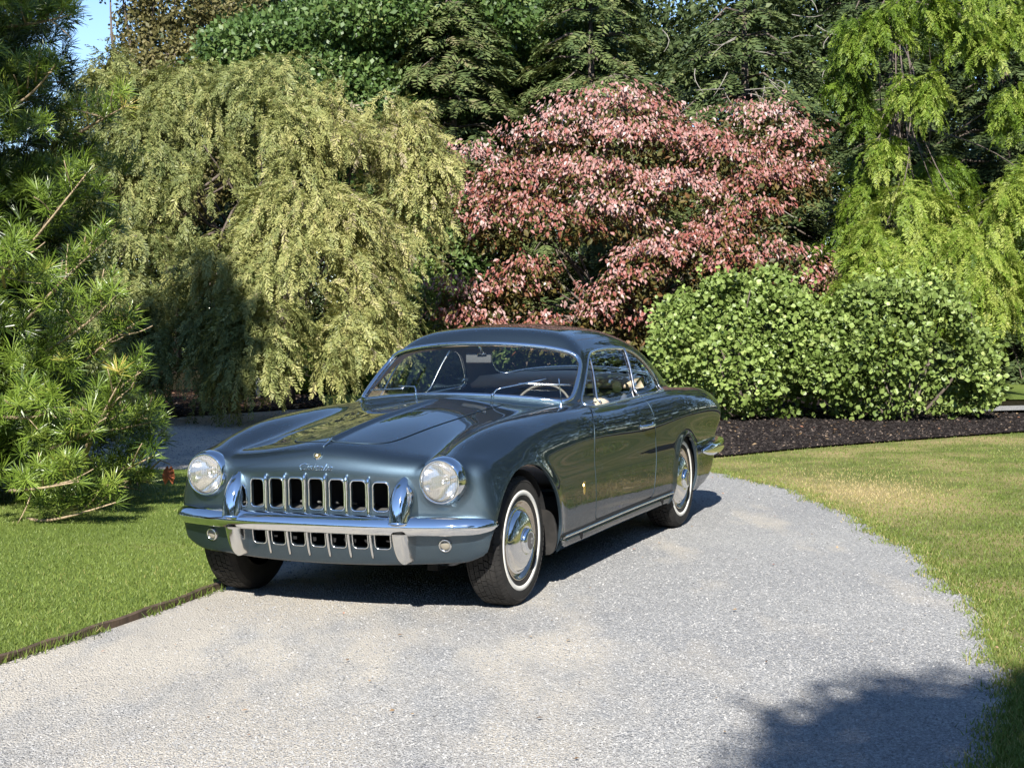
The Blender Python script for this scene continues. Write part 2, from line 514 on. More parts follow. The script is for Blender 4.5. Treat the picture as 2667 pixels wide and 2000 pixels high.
# ------------------------------------------------------------------ car: materials
def car_paint():
    m, nt, out = new_mat('car_paint')
    p = nt.nodes.new('ShaderNodeBsdfPrincipled')
    p.inputs['Base Color'].default_value = (0.070, 0.115, 0.145, 1)
    p.inputs['Metallic'].default_value = 1.0
    p.inputs['Roughness'].default_value = 0.50
    p.inputs['Specular IOR Level'].default_value = 0.0
    p.inputs['Specular Tint'].default_value = (.04, .05, .06, 1)
    p.inputs['Coat Weight'].default_value = 1.0
    p.inputs['Coat Roughness'].default_value = 0.012
    tc = nt.nodes.new('ShaderNodeTexCoord')
    n = noise(nt, 900, 1, 0.5, tc.outputs['Object'])      # metal flake
    r = ramp(nt, [(0.35, (0.056, 0.086, 0.112)), (0.65, (0.094, 0.136, 0.170))]); nt.links.new(n.outputs[0], r.inputs[0])
    nt.links.new(r.outputs[0], p.inputs['Base Color'])
    n2 = noise(nt, 2.2, 2, 0.5, tc.outputs['Object'])      # faint panel waviness
    b = nt.nodes.new('ShaderNodeBump'); b.inputs['Strength'].default_value = 0.12; b.inputs['Distance'].default_value = 0.012
    nt.links.new(n2.outputs[0], b.inputs['Height']); nt.links.new(b.outputs[0], p.inputs['Coat Normal'])
    nt.links.new(p.outputs[0], out.inputs[0])
    return m
M_paint = car_paint()
def chrome_mat(name, col, rough, pit):
    m, nt, out = new_mat(name)
    p = nt.nodes.new('ShaderNodeBsdfPrincipled')
    p.inputs['Base Color'].default_value = (*col, 1); p.inputs['Metallic'].default_value = 1.0
    tc = nt.nodes.new('ShaderNodeTexCoord'); n = noise(nt, 14, 4, 0.6, tc.outputs['Object'])
    mr = nt.nodes.new('ShaderNodeMapRange'); mr.inputs[1].default_value = .4; mr.inputs[2].default_value = .75
    mr.inputs[3].default_value = rough; mr.inputs[4].default_value = rough + pit
    nt.links.new(n.outputs[0], mr.inputs[0]); nt.links.new(mr.outputs[0], p.inputs['Roughness'])
    nt.links.new(p.outputs[0], out.inputs[0]); return m
M_chrome = chrome_mat('chrome', (0.86, 0.87, 0.88), 0.02, 0.05)
M_trim = chrome_mat('bright_trim', (0.80, 0.80, 0.79), 0.14, 0.12)
M_alum = chrome_mat('wheel_disc_metal', (0.82, 0.80, 0.77), 0.06, 0.08)
M_ring = chrome_mat('tan_trim_ring', (0.60, 0.52, 0.42), 0.13, 0.10)  # tan tone is mirrored gravel painted into the metal colour
M_gold = principled('gilt_metal', (0.85, 0.62, 0.25), 0.25, 1.0)
M_enamel = principled('cream_enamel', (0.75, 0.70, 0.55), 0.25, 0, 0.5)
M_black = principled('black_recess_line', (0.012, 0.012, 0.013), 0.6)  # for the painted dark recess above the sills
M_under = principled('underbody_black', (0.010, 0.010, 0.011), 0.85)
M_cream = principled('cream_leather', (0.82, 0.64, 0.46), 0.55)
M_darktrim = principled('dark_blue_trim', (0.035, 0.04, 0.055), 0.6)
M_head = principled('cream_headlining', (0.42, 0.36, 0.29), 0.9)
M_wood = principled('ivory_wheel_rim', (0.22, 0.20, 0.17), 0.3)
def rubber():
    m, nt, out = new_mat('tyre_rubber')
    p = nt.nodes.new('ShaderNodeBsdfPrincipled'); p.inputs['Roughness'].default_value = .75; p.inputs['Specular IOR Level'].default_value = .35
    tc = nt.nodes.new('ShaderNodeTexCoord'); n = noise(nt, 9, 5, .65, tc.outputs['Object'])
    r = ramp(nt, [(.35, (.012, .0115, .011)), (.75, (.036, .033, .030))]); nt.links.new(n.outputs[0], r.inputs[0])
    nt.links.new(r.outputs[0], p.inputs['Base Color']); nt.links.new(p.outputs[0], out.inputs[0]); return m
M_rubber = rubber()
M_white = principled('whitewall_rubber', (0.72, 0.70, 0.64), 0.6)
def car_glass():
    m, nt, out = new_mat('window_glass')
    t = nt.nodes.new('ShaderNodeBsdfTransparent'); t.inputs[0].default_value = (.90, .93, .92, 1)
    g = nt.nodes.new('ShaderNodeBsdfGlossy'); g.inputs['Roughness'].default_value = 0.004
    lw = nt.nodes.new('ShaderNodeLayerWeight'); lw.inputs[0].default_value = .5
    pw = nt.nodes.new('ShaderNodeMath'); pw.operation = 'POWER'; pw.inputs[1].default_value = 5.0; nt.links.new(lw.outputs['Facing'], pw.inputs[0])
    mu = nt.nodes.new('ShaderNodeMath'); mu.operation = 'MULTIPLY_ADD'; mu.inputs[1].default_value = .88; mu.inputs[2].default_value = .12; mu.use_clamp = True
    nt.links.new(pw.outputs[0], mu.inputs[0])
    mx = nt.nodes.new('ShaderNodeMixShader'); nt.links.new(mu.outputs[0], mx.inputs[0])
    nt.links.new(t.outputs[0], mx.inputs[1]); nt.links.new(g.outputs[0], mx.inputs[2]); nt.links.new(mx.outputs[0], out.inputs[0])
    return m
M_glass = car_glass()
def lens_glass():
    m, nt, out = new_mat('fluted_lamp_glass')
    t = nt.nodes.new('ShaderNodeBsdfTransparent'); t.inputs[0].default_value = (.99, .98, .96, 1)
    g = nt.nodes.new('ShaderNodeBsdfGlossy'); g.inputs['Roughness'].default_value = 0.02
    tc = nt.nodes.new('ShaderNodeTexCoord'); wv = nt.nodes.new('ShaderNodeTexWave'); wv.bands_direction = 'Y'
    wv.inputs['Scale'].default_value = 30; wv.inputs['Distortion'].default_value = .4
    nt.links.new(tc.outputs['Object'], wv.inputs[0])
    b = nt.nodes.new('ShaderNodeBump'); b.inputs['Strength'].default_value = .5; b.inputs['Distance'].default_value = .004
    nt.links.new(wv.outputs[0], b.inputs['Height']); nt.links.new(b.outputs[0], g.inputs['Normal'])
    d = nt.nodes.new('ShaderNodeBsdfDiffuse'); d.inputs[0].default_value = (.85, .84, .80, 1)
    m1 = nt.nodes.new('ShaderNodeMixShader'); mr = nt.nodes.new('ShaderNodeMapRange'); mr.inputs[3].default_value = .04; mr.inputs[4].default_value = .22
    nt.links.new(wv.outputs[0], mr.inputs[0]); nt.links.new(mr.outputs[0], m1.inputs[0])
    nt.links.new(t.outputs[0], m1.inputs[1]); nt.links.new(d.outputs[0], m1.inputs[2])
    m2 = nt.nodes.new('ShaderNodeMixShader'); m2.inputs[0].default_value = .10; nt.links.new(m1.outputs[0], m2.inputs[1]); nt.links.new(g.outputs[0], m2.inputs[2])
    nt.links.new(m2.outputs[0], out.inputs[0]); return m
M_lens = lens_glass()
def reflector():
    m, nt, out = new_mat('lamp_reflector')
    p = nt.nodes.new('ShaderNodeBsdfPrincipled'); p.inputs['Base Color'].default_value = (.9, .88, .84, 1); p.inputs['Metallic'].default_value = 1
    p.inputs['Roughness'].default_value = .10
    tc = nt.nodes.new('ShaderNodeTexCoord'); vo = nt.nodes.new('ShaderNodeTexVoronoi'); vo.inputs['Scale'].default_value = 20
    nt.links.new(tc.outputs['Object'], vo.inputs[0])
    b = nt.nodes.new('ShaderNodeBump'); b.inputs['Strength'].default_value = .16; b.inputs['Distance'].default_value = .008
    nt.links.new(vo.outputs[0], b.inputs['Height']); nt.links.new(b.outputs[0], p.inputs['Normal'])
    nt.links.new(p.outputs[0], out.inputs[0]); return m
M_reflector = reflector()
M_amber = principled('smoked_lamp_glass', (0.22, 0.20, 0.16), 0.12, 0.0, 0.6)

# ------------------------------------------------------------------ car: shell cut into panels
car = empty('vintage_coupe', (CAR_X, CAR_Y, 0), math.atan2(-math.cos(CAR_TH), -math.sin(CAR_TH)))
tag(car, 'dark teal blue vintage coupe with chrome grille and whitewall tyres on the gravel drive', 'car')

def part(name, M, mat, parent=car, lip=0.012):
    if lip: M = with_lip(M, lip)
    return link(name, mesh_np(name, M[0], M[2], mat, M[1]), parent)

SH = build_shell()
# wheel arches
def g_arch(V): return np.where(np.abs(V[:, 1]) > .50, -arch_e(V[:, 0], V[:, 2]) , -1.0) if True else None
SH = clip(SH, g_arch(SH[0]))

# window openings
SIDE_WIN = [(-1.262, .938), (-1.30, .972), (-1.45, 1.072), (-1.63, 1.182), (-1.715, 1.225), (-1.80, 1.243), (-2.10, 1.252), (-2.40, 1.242), (-2.56, 1.215), (-2.68, 1.160), (-2.78, 1.085), (-2.845, 1.015), (-2.865, .972), (-2.84, .948), (-2.75, .942), (-2.3, .934), (-1.8, .930), (-1.4, .928)]
SIDE_WIN = chaikin(SIDE_WIN, 2)
WS = [(0, 1.012), (.25, 1.004), (.45, .990), (.60, .972), (.655, .966), (.683, .974), (.689, 1.0), (.683, 1.05), (.668, 1.12), (.645, 1.185), (.612, 1.226), (.55, 1.255), (.40, 1.283), (.20, 1.299), (0, 1.303)]
WS = chaikin(WS + [(-a, b) for a, b in WS[-2:0:-1]], 2)
RW = [(0, 1.085), (.25, 1.078), (.45, 1.055), (.56, 1.03), (.60, 1.035), (.605, 1.07), (.58, 1.15), (.52, 1.225), (.42, 1.268), (.22, 1.292), (0, 1.30)]
RW = chaikin(RW + [(-a, b) for a, b in RW[-2:0:-1]], 2)
def g_side(V, P): return near_sd(V[:, 0], V[:, 2], P, (np.abs(V[:, 1]) > .45))
def g_ws(V, P): return near_sd(V[:, 1], V[:, 2], P, (V[:, 0] > -1.75) & (V[:, 0] < -.9))
def g_rw(V, P): return near_sd(V[:, 1], V[:, 2], P, (V[:, 0] < -2.45) & (V[:, 0] > -3.6))

glass_side = clip(SH, g_side(SH[0], SIDE_WIN)); glass_ws = clip(SH, g_ws(SH[0], WS)); glass_rw = clip(SH, g_rw(SH[0], RW))
SH = clip(SH, -g_side(SH[0], SIDE_WIN)); SH = clip(SH, -g_ws(SH[0], WS)); SH = clip(SH, -g_rw(SH[0], RW))

# grille openings
GR_V = [0, .1163, -.1163, .233, -.233, .3515, -.3515]
UP = [rrect(v, .617, .083, .160 - .014 * (abs(v) / .35)**2, .022) - np.array([0, .006 * (abs(v) / .35)**2]) for v in GR_V]
LO = [rrect(v, .397, .083, .094, .02) for v in GR_V]
fr_dom = lambda V: V[:, 0] > .3
for P in UP + LO:
    SH = clip(SH, -near_sd(SH[0][:, 1], SH[0][:, 2], P, fr_dom(SH[0])))
# lamp openings
for sg in (1, -1):
    V = SH[0]; SH = clip(SH, np.where(V[:, 0] > .47, .098 - np.hypot(V[:, 1] - sg * .668, V[:, 2] - .694), -1))
# doors and hood
DOOR = [(-1.262, .99), (-1.262, .935), (-1.16, .90), (-1.09, .845), (-1.06, .76), (-1.055, .60), (-1.055, .40), (-1.055, .302), (-1.10, .296), (-1.6, .296), (-2.13, .296), (-2.185, .31), (-2.205, .40), (-2.235, .52), (-2.25, .64), (-2.245, .76), (-2.245, .86), (-2.265, .92), (-2.29, .94), (-2.29, .99)]
DOOR = chaikin(DOOR, 2)
HOOD = [(.442, 0), (.436, .10), (.415, .19), (.365, .255), (.28, .290), (.1, .308), (-.3, .328), (-.7, .345), (-.98, .356), (-1.022, .345), (-1.035, .25), (-1.045, 0)]
HOOD = chaikin(HOOD + [(a, -b) for a, b in HOOD[-2:0:-1]], 2)
G = .0055
g = near_sd(SH[0][:, 0], SH[0][:, 2], DOOR, np.abs(SH[0][:, 1]) > .5)
door_m = clip(SH, g + G)
SH = clip(SH, -(g - G))
g = near_sd(SH[0][:, 0], SH[0][:, 1], HOOD, SH[0][:, 2] > .70)
hood_m = clip(SH, g + G)
SH = clip(SH, -(g - G))
# inner lining of the cabin, 20 mm inside the skin
V = SH[0]; lin = clip(SH, np.maximum(np.maximum(.885 - V[:, 2], V[:, 0] + 1.0), -3.25 - V[:, 0]))
body = part('body', SH, M_paint, lip=.016)
lin = (lin[0] - lin[1] * .02, -lin[1], lin[2][:, ::-1])
part('headlining', lin, M_head, lip=0)
hood_m = (hood_m[0] + hood_m[1] * .003, hood_m[1], hood_m[2])
part('hood', hood_m, M_paint, lip=.017)
for sg in (1, -1):
    d = clip(door_m, -sg * door_m[0][:, 1])
    do = part('door', d, M_paint)
    # handle: chrome grip on two feet
    P = surf_side([-1.955, -2.01, -2.09, -2.16, -2.20], [.762] * 5, sg); off = np.array([.004, .026, .030, .024, .004])
    P[:, 1] += sg * off
    mb = MB(); mb.tube(resample(P, .012, False), .0105, 10); 
    for k in (0, -1): mb.lathe([(0, .012), (.012, .010), (.017, 0)], P[k] * [1, 1, 1] - [0, sg * .008, 0], (0, sg, 0), 16)
    mb.build('door_handle', M_chrome, do)
    # chrome edge strip along the front and rear shut lines
    # inner door card below the glass
    card = clip(d, np.maximum(.50 - d[0][:, 2], d[0][:, 2] - .93))
    card = (card[0] - card[1] * .03, -card[1], card[2][:, ::-1])
    link('door_card', mesh_np('door_card', card[0], card[2], M_darktrim, card[1]), do)
# glass panes, 4 mm under the skin
def bar_x(w, a, b): return a[0] + (w - a[1]) / (b[1] - a[1]) * (b[0] - a[0])
VB = ((-1.545, .938), (-1.70, 1.205)); BB = ((-2.29, .938), (-2.425, 1.243))
for sg in (1, -1):
    gm = clip(glass_side, -sg * glass_side[0][:, 1])
    gm = (gm[0] - gm[1] * .006, gm[1], gm[2])
    for nm, lo, hi in (('vent_window', None, VB), ('door_window', VB, BB), ('quarter_window', BB, None)):
        q = gm
        if lo: q = clip(q, q[0][:, 0] - bar_x(q[0][:, 2], *lo))
        if hi: q = clip(q, bar_x(q[0][:, 2], *hi) - q[0][:, 0])
        part(nm, q, M_glass, lip=0)
q = (glass_ws[0] - glass_ws[1] * .006, glass_ws[1], glass_ws[2]); ws_o = part('windscreen', q, M_glass, lip=0)
q = (glass_rw[0] - glass_rw[1] * .006, glass_rw[1], glass_rw[2]); part('rear_window', q, M_glass, lip=0)
# ------------------------------------------------------------------ car: trim, lamps, bumpers
def on_ws(P2):
    P2 = np.asarray(P2); v, w = P2[:, 0], P2[:, 1]
    u0 = np.full(len(v), -1.95); end = -1.062 - 1.3 * (w - 1) - .42 * v * v + .07
    lo = u0.copy(); hi = end
    for _ in range(30):
        m = (lo + hi) / 2; ins = f_body(m, v, w) < 0
        lo = np.where(ins, m, lo); hi = np.where(ins, hi, m)
    return np.stack([lo, v, w], 1)

mb = MB(); P = on_ws(resample(WS, .02)); n_ = grad_n(P); mb.tube(P + n_ * .002, .0150, 10, closed=True)
wsf = mb.build('windscreen_frame', M_chrome, car)
mb = MB(); P2 = resample(RW, .03); P = surf_rear(P2[:, 0], P2[:, 1]); mb.tube(P, .010, 8, closed=True); mb.build('rear_window_frame', M_trim, car)
for sg in (1, -1):
    mb = MB(); P2 = resample(SIDE_WIN, .02); P = surf_side(P2[:, 0], P2[:, 1], sg); mb.tube(P, .0075, 8, closed=True)
    wf = mb.build('side_window_frame', M_trim, car)
    for nm, (a, b), r in (('vent_window_bar', VB, .0075), ('window_pillar_bar', BB, .0095)):
        w = np.linspace(a[1], b[1], 10); P = surf_side(bar_x(w, a, b), w, sg); mb = MB(); mb.tube(P, r, 8); mb.build(nm, M_trim, car)
    # vent catch and quarter window latch
    P = surf_side([-1.52], [.945], sg)[0]; mb = MB(); mb.tube([P + [0, -sg * .012, 0], P + [.05, -sg * .014, .006], P + [.085, -sg * .016, .002]], [.006, .005, .004], 6); mb.build('vent_catch', M_chrome, car)
    P = surf_side([-2.80], [1.01], sg)[0]; mb = MB(); mb.box(P + [-.01, -sg * .02, 0], (.05, .02, .03)); mb.tube([P + [.02, -sg * .02, 0], P + [.07, -sg * .03, -.012]], .006, 6); mb.build('window_latch', M_chrome, car)

# grille surrounds and bars
def front_pts(P2, off=0.0):
    P = surf_front(P2[:, 0], P2[:, 1]); return P + grad_n(P) * off
for P2 in UP:
    mb = MB(); Q = front_pts(resample(P2, .008), .001); mb.tube(Q, .0056, 8, closed=True); mb.build('grille_surround', M_chrome, car)
for P2 in LO:
    mb = MB(); Q = front_pts(resample(P2, .008), .0005); mb.tube(Q, .0036, 8, closed=True); mb.build('lower_grille_surround', M_trim, car)
for v in (.0582, -.0582, .1745, -.1745, .2918, -.2918):
    w = np.linspace(.505, .722 - .012 * (abs(v) / .29)**2, 12); Q = surf_front(np.full(12, v), w); Q[:, 0] += np.r_[[.012] * 10, .010, .000]
    r = np.r_[.0125, .010, [.0088] * 7, .0098, .0105, .006]
    mb = MB(); mb.tube(Q, r, 10); mb.build('grille_bar', M_chrome, car)
    w = np.linspace(.45, .303, 10); Q = surf_front(np.full(10, v), w); Q[:, 0] += np.linspace(.012, .003, 10)
    mb = MB(); mb.tube(Q, np.linspace(.0085, .0065, 10), 8); mb.build('lower_grille_bar', M_trim, car)
mb = MB()
mb.box((.30, 0, .50), (.02, 1.0, .44)); mb.box((.36, .47, .50), (.12, .02, .40)); mb.box((.36, -.47, .50), (.12, .02, .40))
mb.box((.38, 0, .29), (.2, .96, .015)); mb.box((.36, 0, .74), (.12, .96, .015))
mb.build('grille_cavity', M_under, car)
mb = MB(); mb.box((.42, 0, .527), (.22, .86, .008), None)
for k in range(9): mb.tube([(.33, -.4 + .1 * k, .535), (.47, -.36 + .1 * k, .56)], .006, 6)
mb.build('radiator_shelf', principled('dusty_grey_metal', (.10, .10, .095), .6), car)

# bumpers
def sweep(path, sec, scale=None):
    """path (n,2) in the u,v plane; sec (m,2): outward, w; returns MB"""
    path = np.asarray(path, float); T = np.gradient(path, axis=0); T /= np.linalg.norm(T, axis=1, keepdims=True)
    O = np.stack([T[:, 1], -T[:, 0]], 1); m = len(sec); sec = np.asarray(sec, float); c = sec.mean(0)
    V = []
    for i in range(len(path)):
        s = (sec - c) * (1 if scale is None else scale[i]) + c
        for (o, w) in s: V.append((path[i, 0] + O[i, 0] * o, path[i, 1] + O[i, 1] * o, w))
    F = []
    for i in range(len(path) - 1):
        for k in range(m):
            l = (k + 1) % m; F.append((i * m + k, (i + 1) * m + k, (i + 1) * m + l, i * m + l))
    F.append(tuple(range(m))); F.append(tuple((len(path) - 1) * m + k for k in range(m - 1, -1, -1)))
    mb = MB(); mb.add(V, F, True); return mb
def smooth_sec(P, n=2):
    return chaikin(P, n)
S_bp = Spl([(-.3, .644), (-.15, .649), (0, .650), (.15, .649), (.3, .644), (.45, .628), (.6, .601), (.72, .568), (.80, .535), (.86, .497), (.897, .440)])
vv = np.concatenate([-np.array([.897, .893, .885, .872])[:], np.linspace(-.85, .85, 61), [.872, .885, .893, .897]])
bu = S_bp(np.abs(vv)); bu[0] -= .03; bu[-1] -= .03
BSEC = [(-.055, .524), (-.012, .525), (.006, .517), (.021, .500), (.030, .483), (.033, .470), (.028, .457), (.016, .440), (-.002, .428), (-.055, .424)]
sc = np.ones(len(vv)); sc[:6] = [.35, .55, .68, .78, .9, .96]; sc[-6:] = sc[:6][::-1]
mb = sweep(np.stack([bu, vv], 1), chaikin(BSEC, 1), sc)
fb = mb.build('front_bumper', M_chrome, car)
rp = [(-3.28, .905), (-3.36, .912), (-3.5, .908), (-3.7, .895), (-3.87, .866), (-3.99, .82), (-4.07, .73), (-4.11, .5), (-4.12, .25), (-4.12, 0)]
rp = rp + [(a, -b) for a, b in rp[-2::-1]]
RSEC = [(-.05, .530), (-.006, .530), (.014, .513), (.022, .490), (.014, .465), (-.004, .448), (-.05, .448)]
rpr = resample(np.array(rp), .05, False); k = len(rpr); sc = np.ones(k); sc[:3] = [.3, .65, .9]; sc[-3:] = [.9, .65, .3]
mb = sweep(rpr[::-1], chaikin(RSEC, 1), sc); mb.build('rear_bumper', M_chrome, car)

def loft(sections):
    """sections: list of (n,3) rings"""
    mb = MB(); n = len(sections[0]); V = np.concatenate(sections); F = []
    for i in range(len(sections) - 1):
        for k in range(n):
            l = (k + 1) % n; F.append((i * n + k, i * n + l, (i + 1) * n + l, (i + 1) * n + k))
    F.append(tuple(range(n))); F.append(tuple((len(sections) - 1) * n + k for k in range(n - 1, -1, -1)))
    mb.add(V, F, True); return mb
S_ka = Spl([(.49, .070), (.55, .069), (.60, .066), (.65, .056), (.69, .036), (.712, .016), (.718, .005)])
S_kk = Spl([(.49, .682), (.53, .676), (.58, .664), (.64, .638), (.69, .598), (.718, .553)])
S_la = Spl([(.282, .012), (.290, .026), (.31, .038), (.35, .047), (.40, .051), (.44, .052)])
S_lk = Spl([(.282, .580), (.31, .606), (.36, .632), (.40, .646), (.44, .655)])
for sg in (1, -1):
    secs = []
    for w in np.concatenate([np.linspace(.49, .70, 18), [.706, .711, .715, .718]]):
        a = S_ka(w); kf = S_kk(w); s = np.linspace(-1, 1, 15)
        ub = surf_front([.472], [w])[0, 0] - .02
        fr = np.stack([ub + (kf - ub) * (1 - np.abs(s)**2.8)**.58, sg * .472 + s * a, np.full(15, w)], 1)
        secs.append(np.vstack([fr, [[ub - .01, sg * .472 + a, w], [ub - .01, sg * .472 - a, w]]]))
    loft(secs).build('bumper_overrider', M_chrome, car)
    secs = []
    for w in np.concatenate([[.282, .284, .287], np.linspace(.292, .44, 12)]):
        a = S_la(w); kf = S_lk(w); s = np.linspace(-1, 1, 13); ub = surf_front([.472], [w])[0, 0] - .02
        fr = np.stack([ub + (kf - ub) * (1 - np.abs(s)**5)**.7, sg * .472 + s * a, np.full(13, w)], 1)
        secs.append(np.vstack([fr, [[ub - .01, sg * .472 + a, w], [ub - .01, sg * .472 - a, w]]]))
    loft(secs).build('lower_overrider', M_trim, car)
    # headlight
    c = np.array([0, sg * .668, .694])
    mb = MB(); mb.lathe([(.097, .552), (.0975, .566), (.099, .5725), (.1025, .576), (.1075, .573), (.1135, .562), (.1185, .545), (.1215, .527), (.1222, .512), (.1185, .503), (.112, .50)], c, (1, 0, 0), 72)
    hl = mb.build('headlight', M_chrome, car)
    mb = MB(); mb.lathe([(.098, .556)] + [(.098 * math.sin(t), .566 + .024 * math.cos(t)) for t in np.linspace(math.pi / 2, .03, 12)] + [(.0005, .590)], c, (1, 0, 0), 64)
    mb.build('lens', M_lens, hl)
    mb = MB(); mb.lathe([(.098, .552)] + [(r, .455 + 10.0 * r * r) for r in np.linspace(.096, .004, 16)], c, (1, 0, 0), 64)
    mb.build('reflector', M_reflector, hl)
    mb = MB(); mb.lathe([(.0005, .535), (.012, .530), (.017, .515), (.014, .49), (.006, .46)], c, (1, 0, 0), 20); mb.build('bulb', M_trim, hl)
    # lower lamp
    lc = surf_front([sg * .668], [.377])[0]; ln = grad_n(lc[None])[0]
    mb = MB(); mb.lathe([(.024, .004), (.025, .012), (.029, .013), (.0335, .009), (.035, -.004)], lc, ln, 40); sl = mb.build('parking_lamp', M_trim, car)
    mb = MB(); mb.lathe([(.0255, .005), (.022, .010), (.012, .0135), (.0005, .0145)], lc, ln, 32); mb.build('lens', M_amber, sl)

# bonnet emblem, badge lettering, spear tip
p0 = surf_front([0.0], [.803])[0]; n0 = grad_n(p0[None])[0]; tu = np.array([-n0[2], 0, n0[0]]); tv_ = np.array([0, 1., 0])
def plate(pts2, c, ex, ey, nz, t0, t1, mat, name, parent=car):
    n = len(pts2); V = [c + ex * a + ey * b + nz * t0 for a, b in pts2] + [c + ex * a * .88 + ey * b * .88 + nz * t1 for a, b in pts2]
    F = [tuple(range(n, 2 * n))] + [(i, (i + 1) % n, n + (i + 1) % n, n + i) for i in range(n)]
    return poly_obj(name, V, F, mat, parent)
shield = [(a * 1.2, b * 1.15) for a, b in [(-.021, .016), (-.012, .019), (0, .014), (.012, .019), (.021, .016), (.022, .004), (.015, -.010), (0, -.020), (-.015, -.010), (-.022, .004)]]
em = plate(shield, p0, tv_, tu, n0, -.002, .006, M_chrome, 'bonnet_emblem')
plate([(a * .72, b * .72) for a, b in shield], p0, tv_, tu, n0, .005, .009, M_gold, 'shield_field', em)
plate([(-.006, .006), (.006, .006), (.006, -.006), (-.006, -.006)], p0, tv_, tu, n0, .009, .011, M_enamel, 'shield_device', em)
mb = MB(); Q = surf_top(np.linspace(.515, .425, 6), 0.0); mb.tube(Q + [0, 0, .004], [.004, .005, .0045, .006, .0055, .004], 8); mb.build('spear_tip', M_chrome, car)

def text_mesh(txt, size, shear=.35, ext=.0016, bev=.0006):
    cu = bpy.data.curves.new('lettering', 'FONT'); cu.body = txt; cu.size = size; cu.shear = shear; cu.extrude = ext; cu.bevel_depth = bev; cu.resolution_u = 3; cu.offset = -.0009
    cu.align_x = 'CENTER'; cu.align_y = 'CENTER'
    t = bpy.data.objects.new('lettering', cu); COL.objects.link(t); bpy.context.view_layer.update()
    me = bpy.data.meshes.new_from_object(t.evaluated_get(bpy.context.evaluated_depsgraph_get()))
    bpy.data.objects.remove(t); return me
SCRIPT_V, SCRIPT_W, SCRIPT_LEN = .002, .750, .19
me = text_mesh('Cisitalia', .048, .38)
co = np.empty(len(me.vertices) * 3, np.float32); me.vertices.foreach_get('co', co); co = co.reshape(-1, 3)
xs = co[:, 0]; co[:, 0] = (xs - (xs.min() + xs.max()) / 2) * SCRIPT_LEN / (xs.max() - xs.min()); co[:, 1] += .0
v = SCRIPT_V + co[:, 0]; w = SCRIPT_W + co[:, 1]
P = surf_front(v, w); P = P + grad_n(P) * (co[:, 2] + .0018)[:, None]
me.vertices.foreach_set('co', P.astype(np.float32).ravel()); me.materials.clear(); me.materials.append(M_chrome); me.update()
link('name_script', me, car)
# gilt crest on the front wings
for sg in (1, -1):
    pb = surf_side([-.845], [.512], sg)[0]; nb = grad_n(pb[None] * [1, sg, 1])[0] * [1, sg, 1]
    crest = [(-.012, .036), (0, .042), (.012, .036), (.009, .022), (.015, .010), (.011, -.012), (.013, -.028), (0, -.042), (-.013, -.028), (-.011, -.012), (-.015, .010), (-.009, .022)]
    cb = plate(crest if sg > 0 else crest[::-1], pb, np.array([-sg * 1., 0, 0]), np.array([0, 0, 1.]), nb, -.001, .005, M_gold, 'wing_crest')
# aerial
ab = surf_top([-.965], .725)[0]; mb = MB()
mb.lathe([(.017, -.004), (.016, .006), (.009, .016), (.0055, .038), (.0045, .05)], ab, (0, 0, 1), 16)
mb.tube([ab + [0, 0, .045], ab + [.012, 0, .10], ab + [.03, 0, .165]], .0026, 6); mb.build('aerial', M_chrome, car)
# wipers
def ws_pt(v, w, off):
    p = on_ws([(v, w)])[0]; return p + grad_n(p[None])[0] * off
def wiper(piv, elbow, tipb, b0, b1, name='wiper'):
    base = surf_top([piv[0]], piv[1])[0]
    mb = MB(); mb.lathe([(.013, -.01), (.012, .012), (.007, .022), (.0005, .026)], base, (0.3, 0, 1), 14)
    e = ws_pt(*elbow, .034); t = ws_pt(*tipb, .026)
    mb.tube(resample(np.array([base + [0, 0, .018], e, t]), .03, False), .0048, 6)
    o = mb.build(name, M_chrome, car)
    mb = MB(); bb = [ws_pt(b0[0] + (b1[0] - b0[0]) * s, b0[1] + (b1[1] - b0[1]) * s, .016) for s in np.linspace(0, 1, 8)]
    mb.tube(bb, .0055, 6); mb.build('wiper_blade', M_trim, o)
wiper((-1.085, .251), (.27, 1.02), (.515, 1.078), (.37, 1.062), (.655, 1.05))
wiper((-1.085, -.251), (-.262, 1.03), (-.40, 1.035), (-.36, 1.030), (-.63, 1.012))

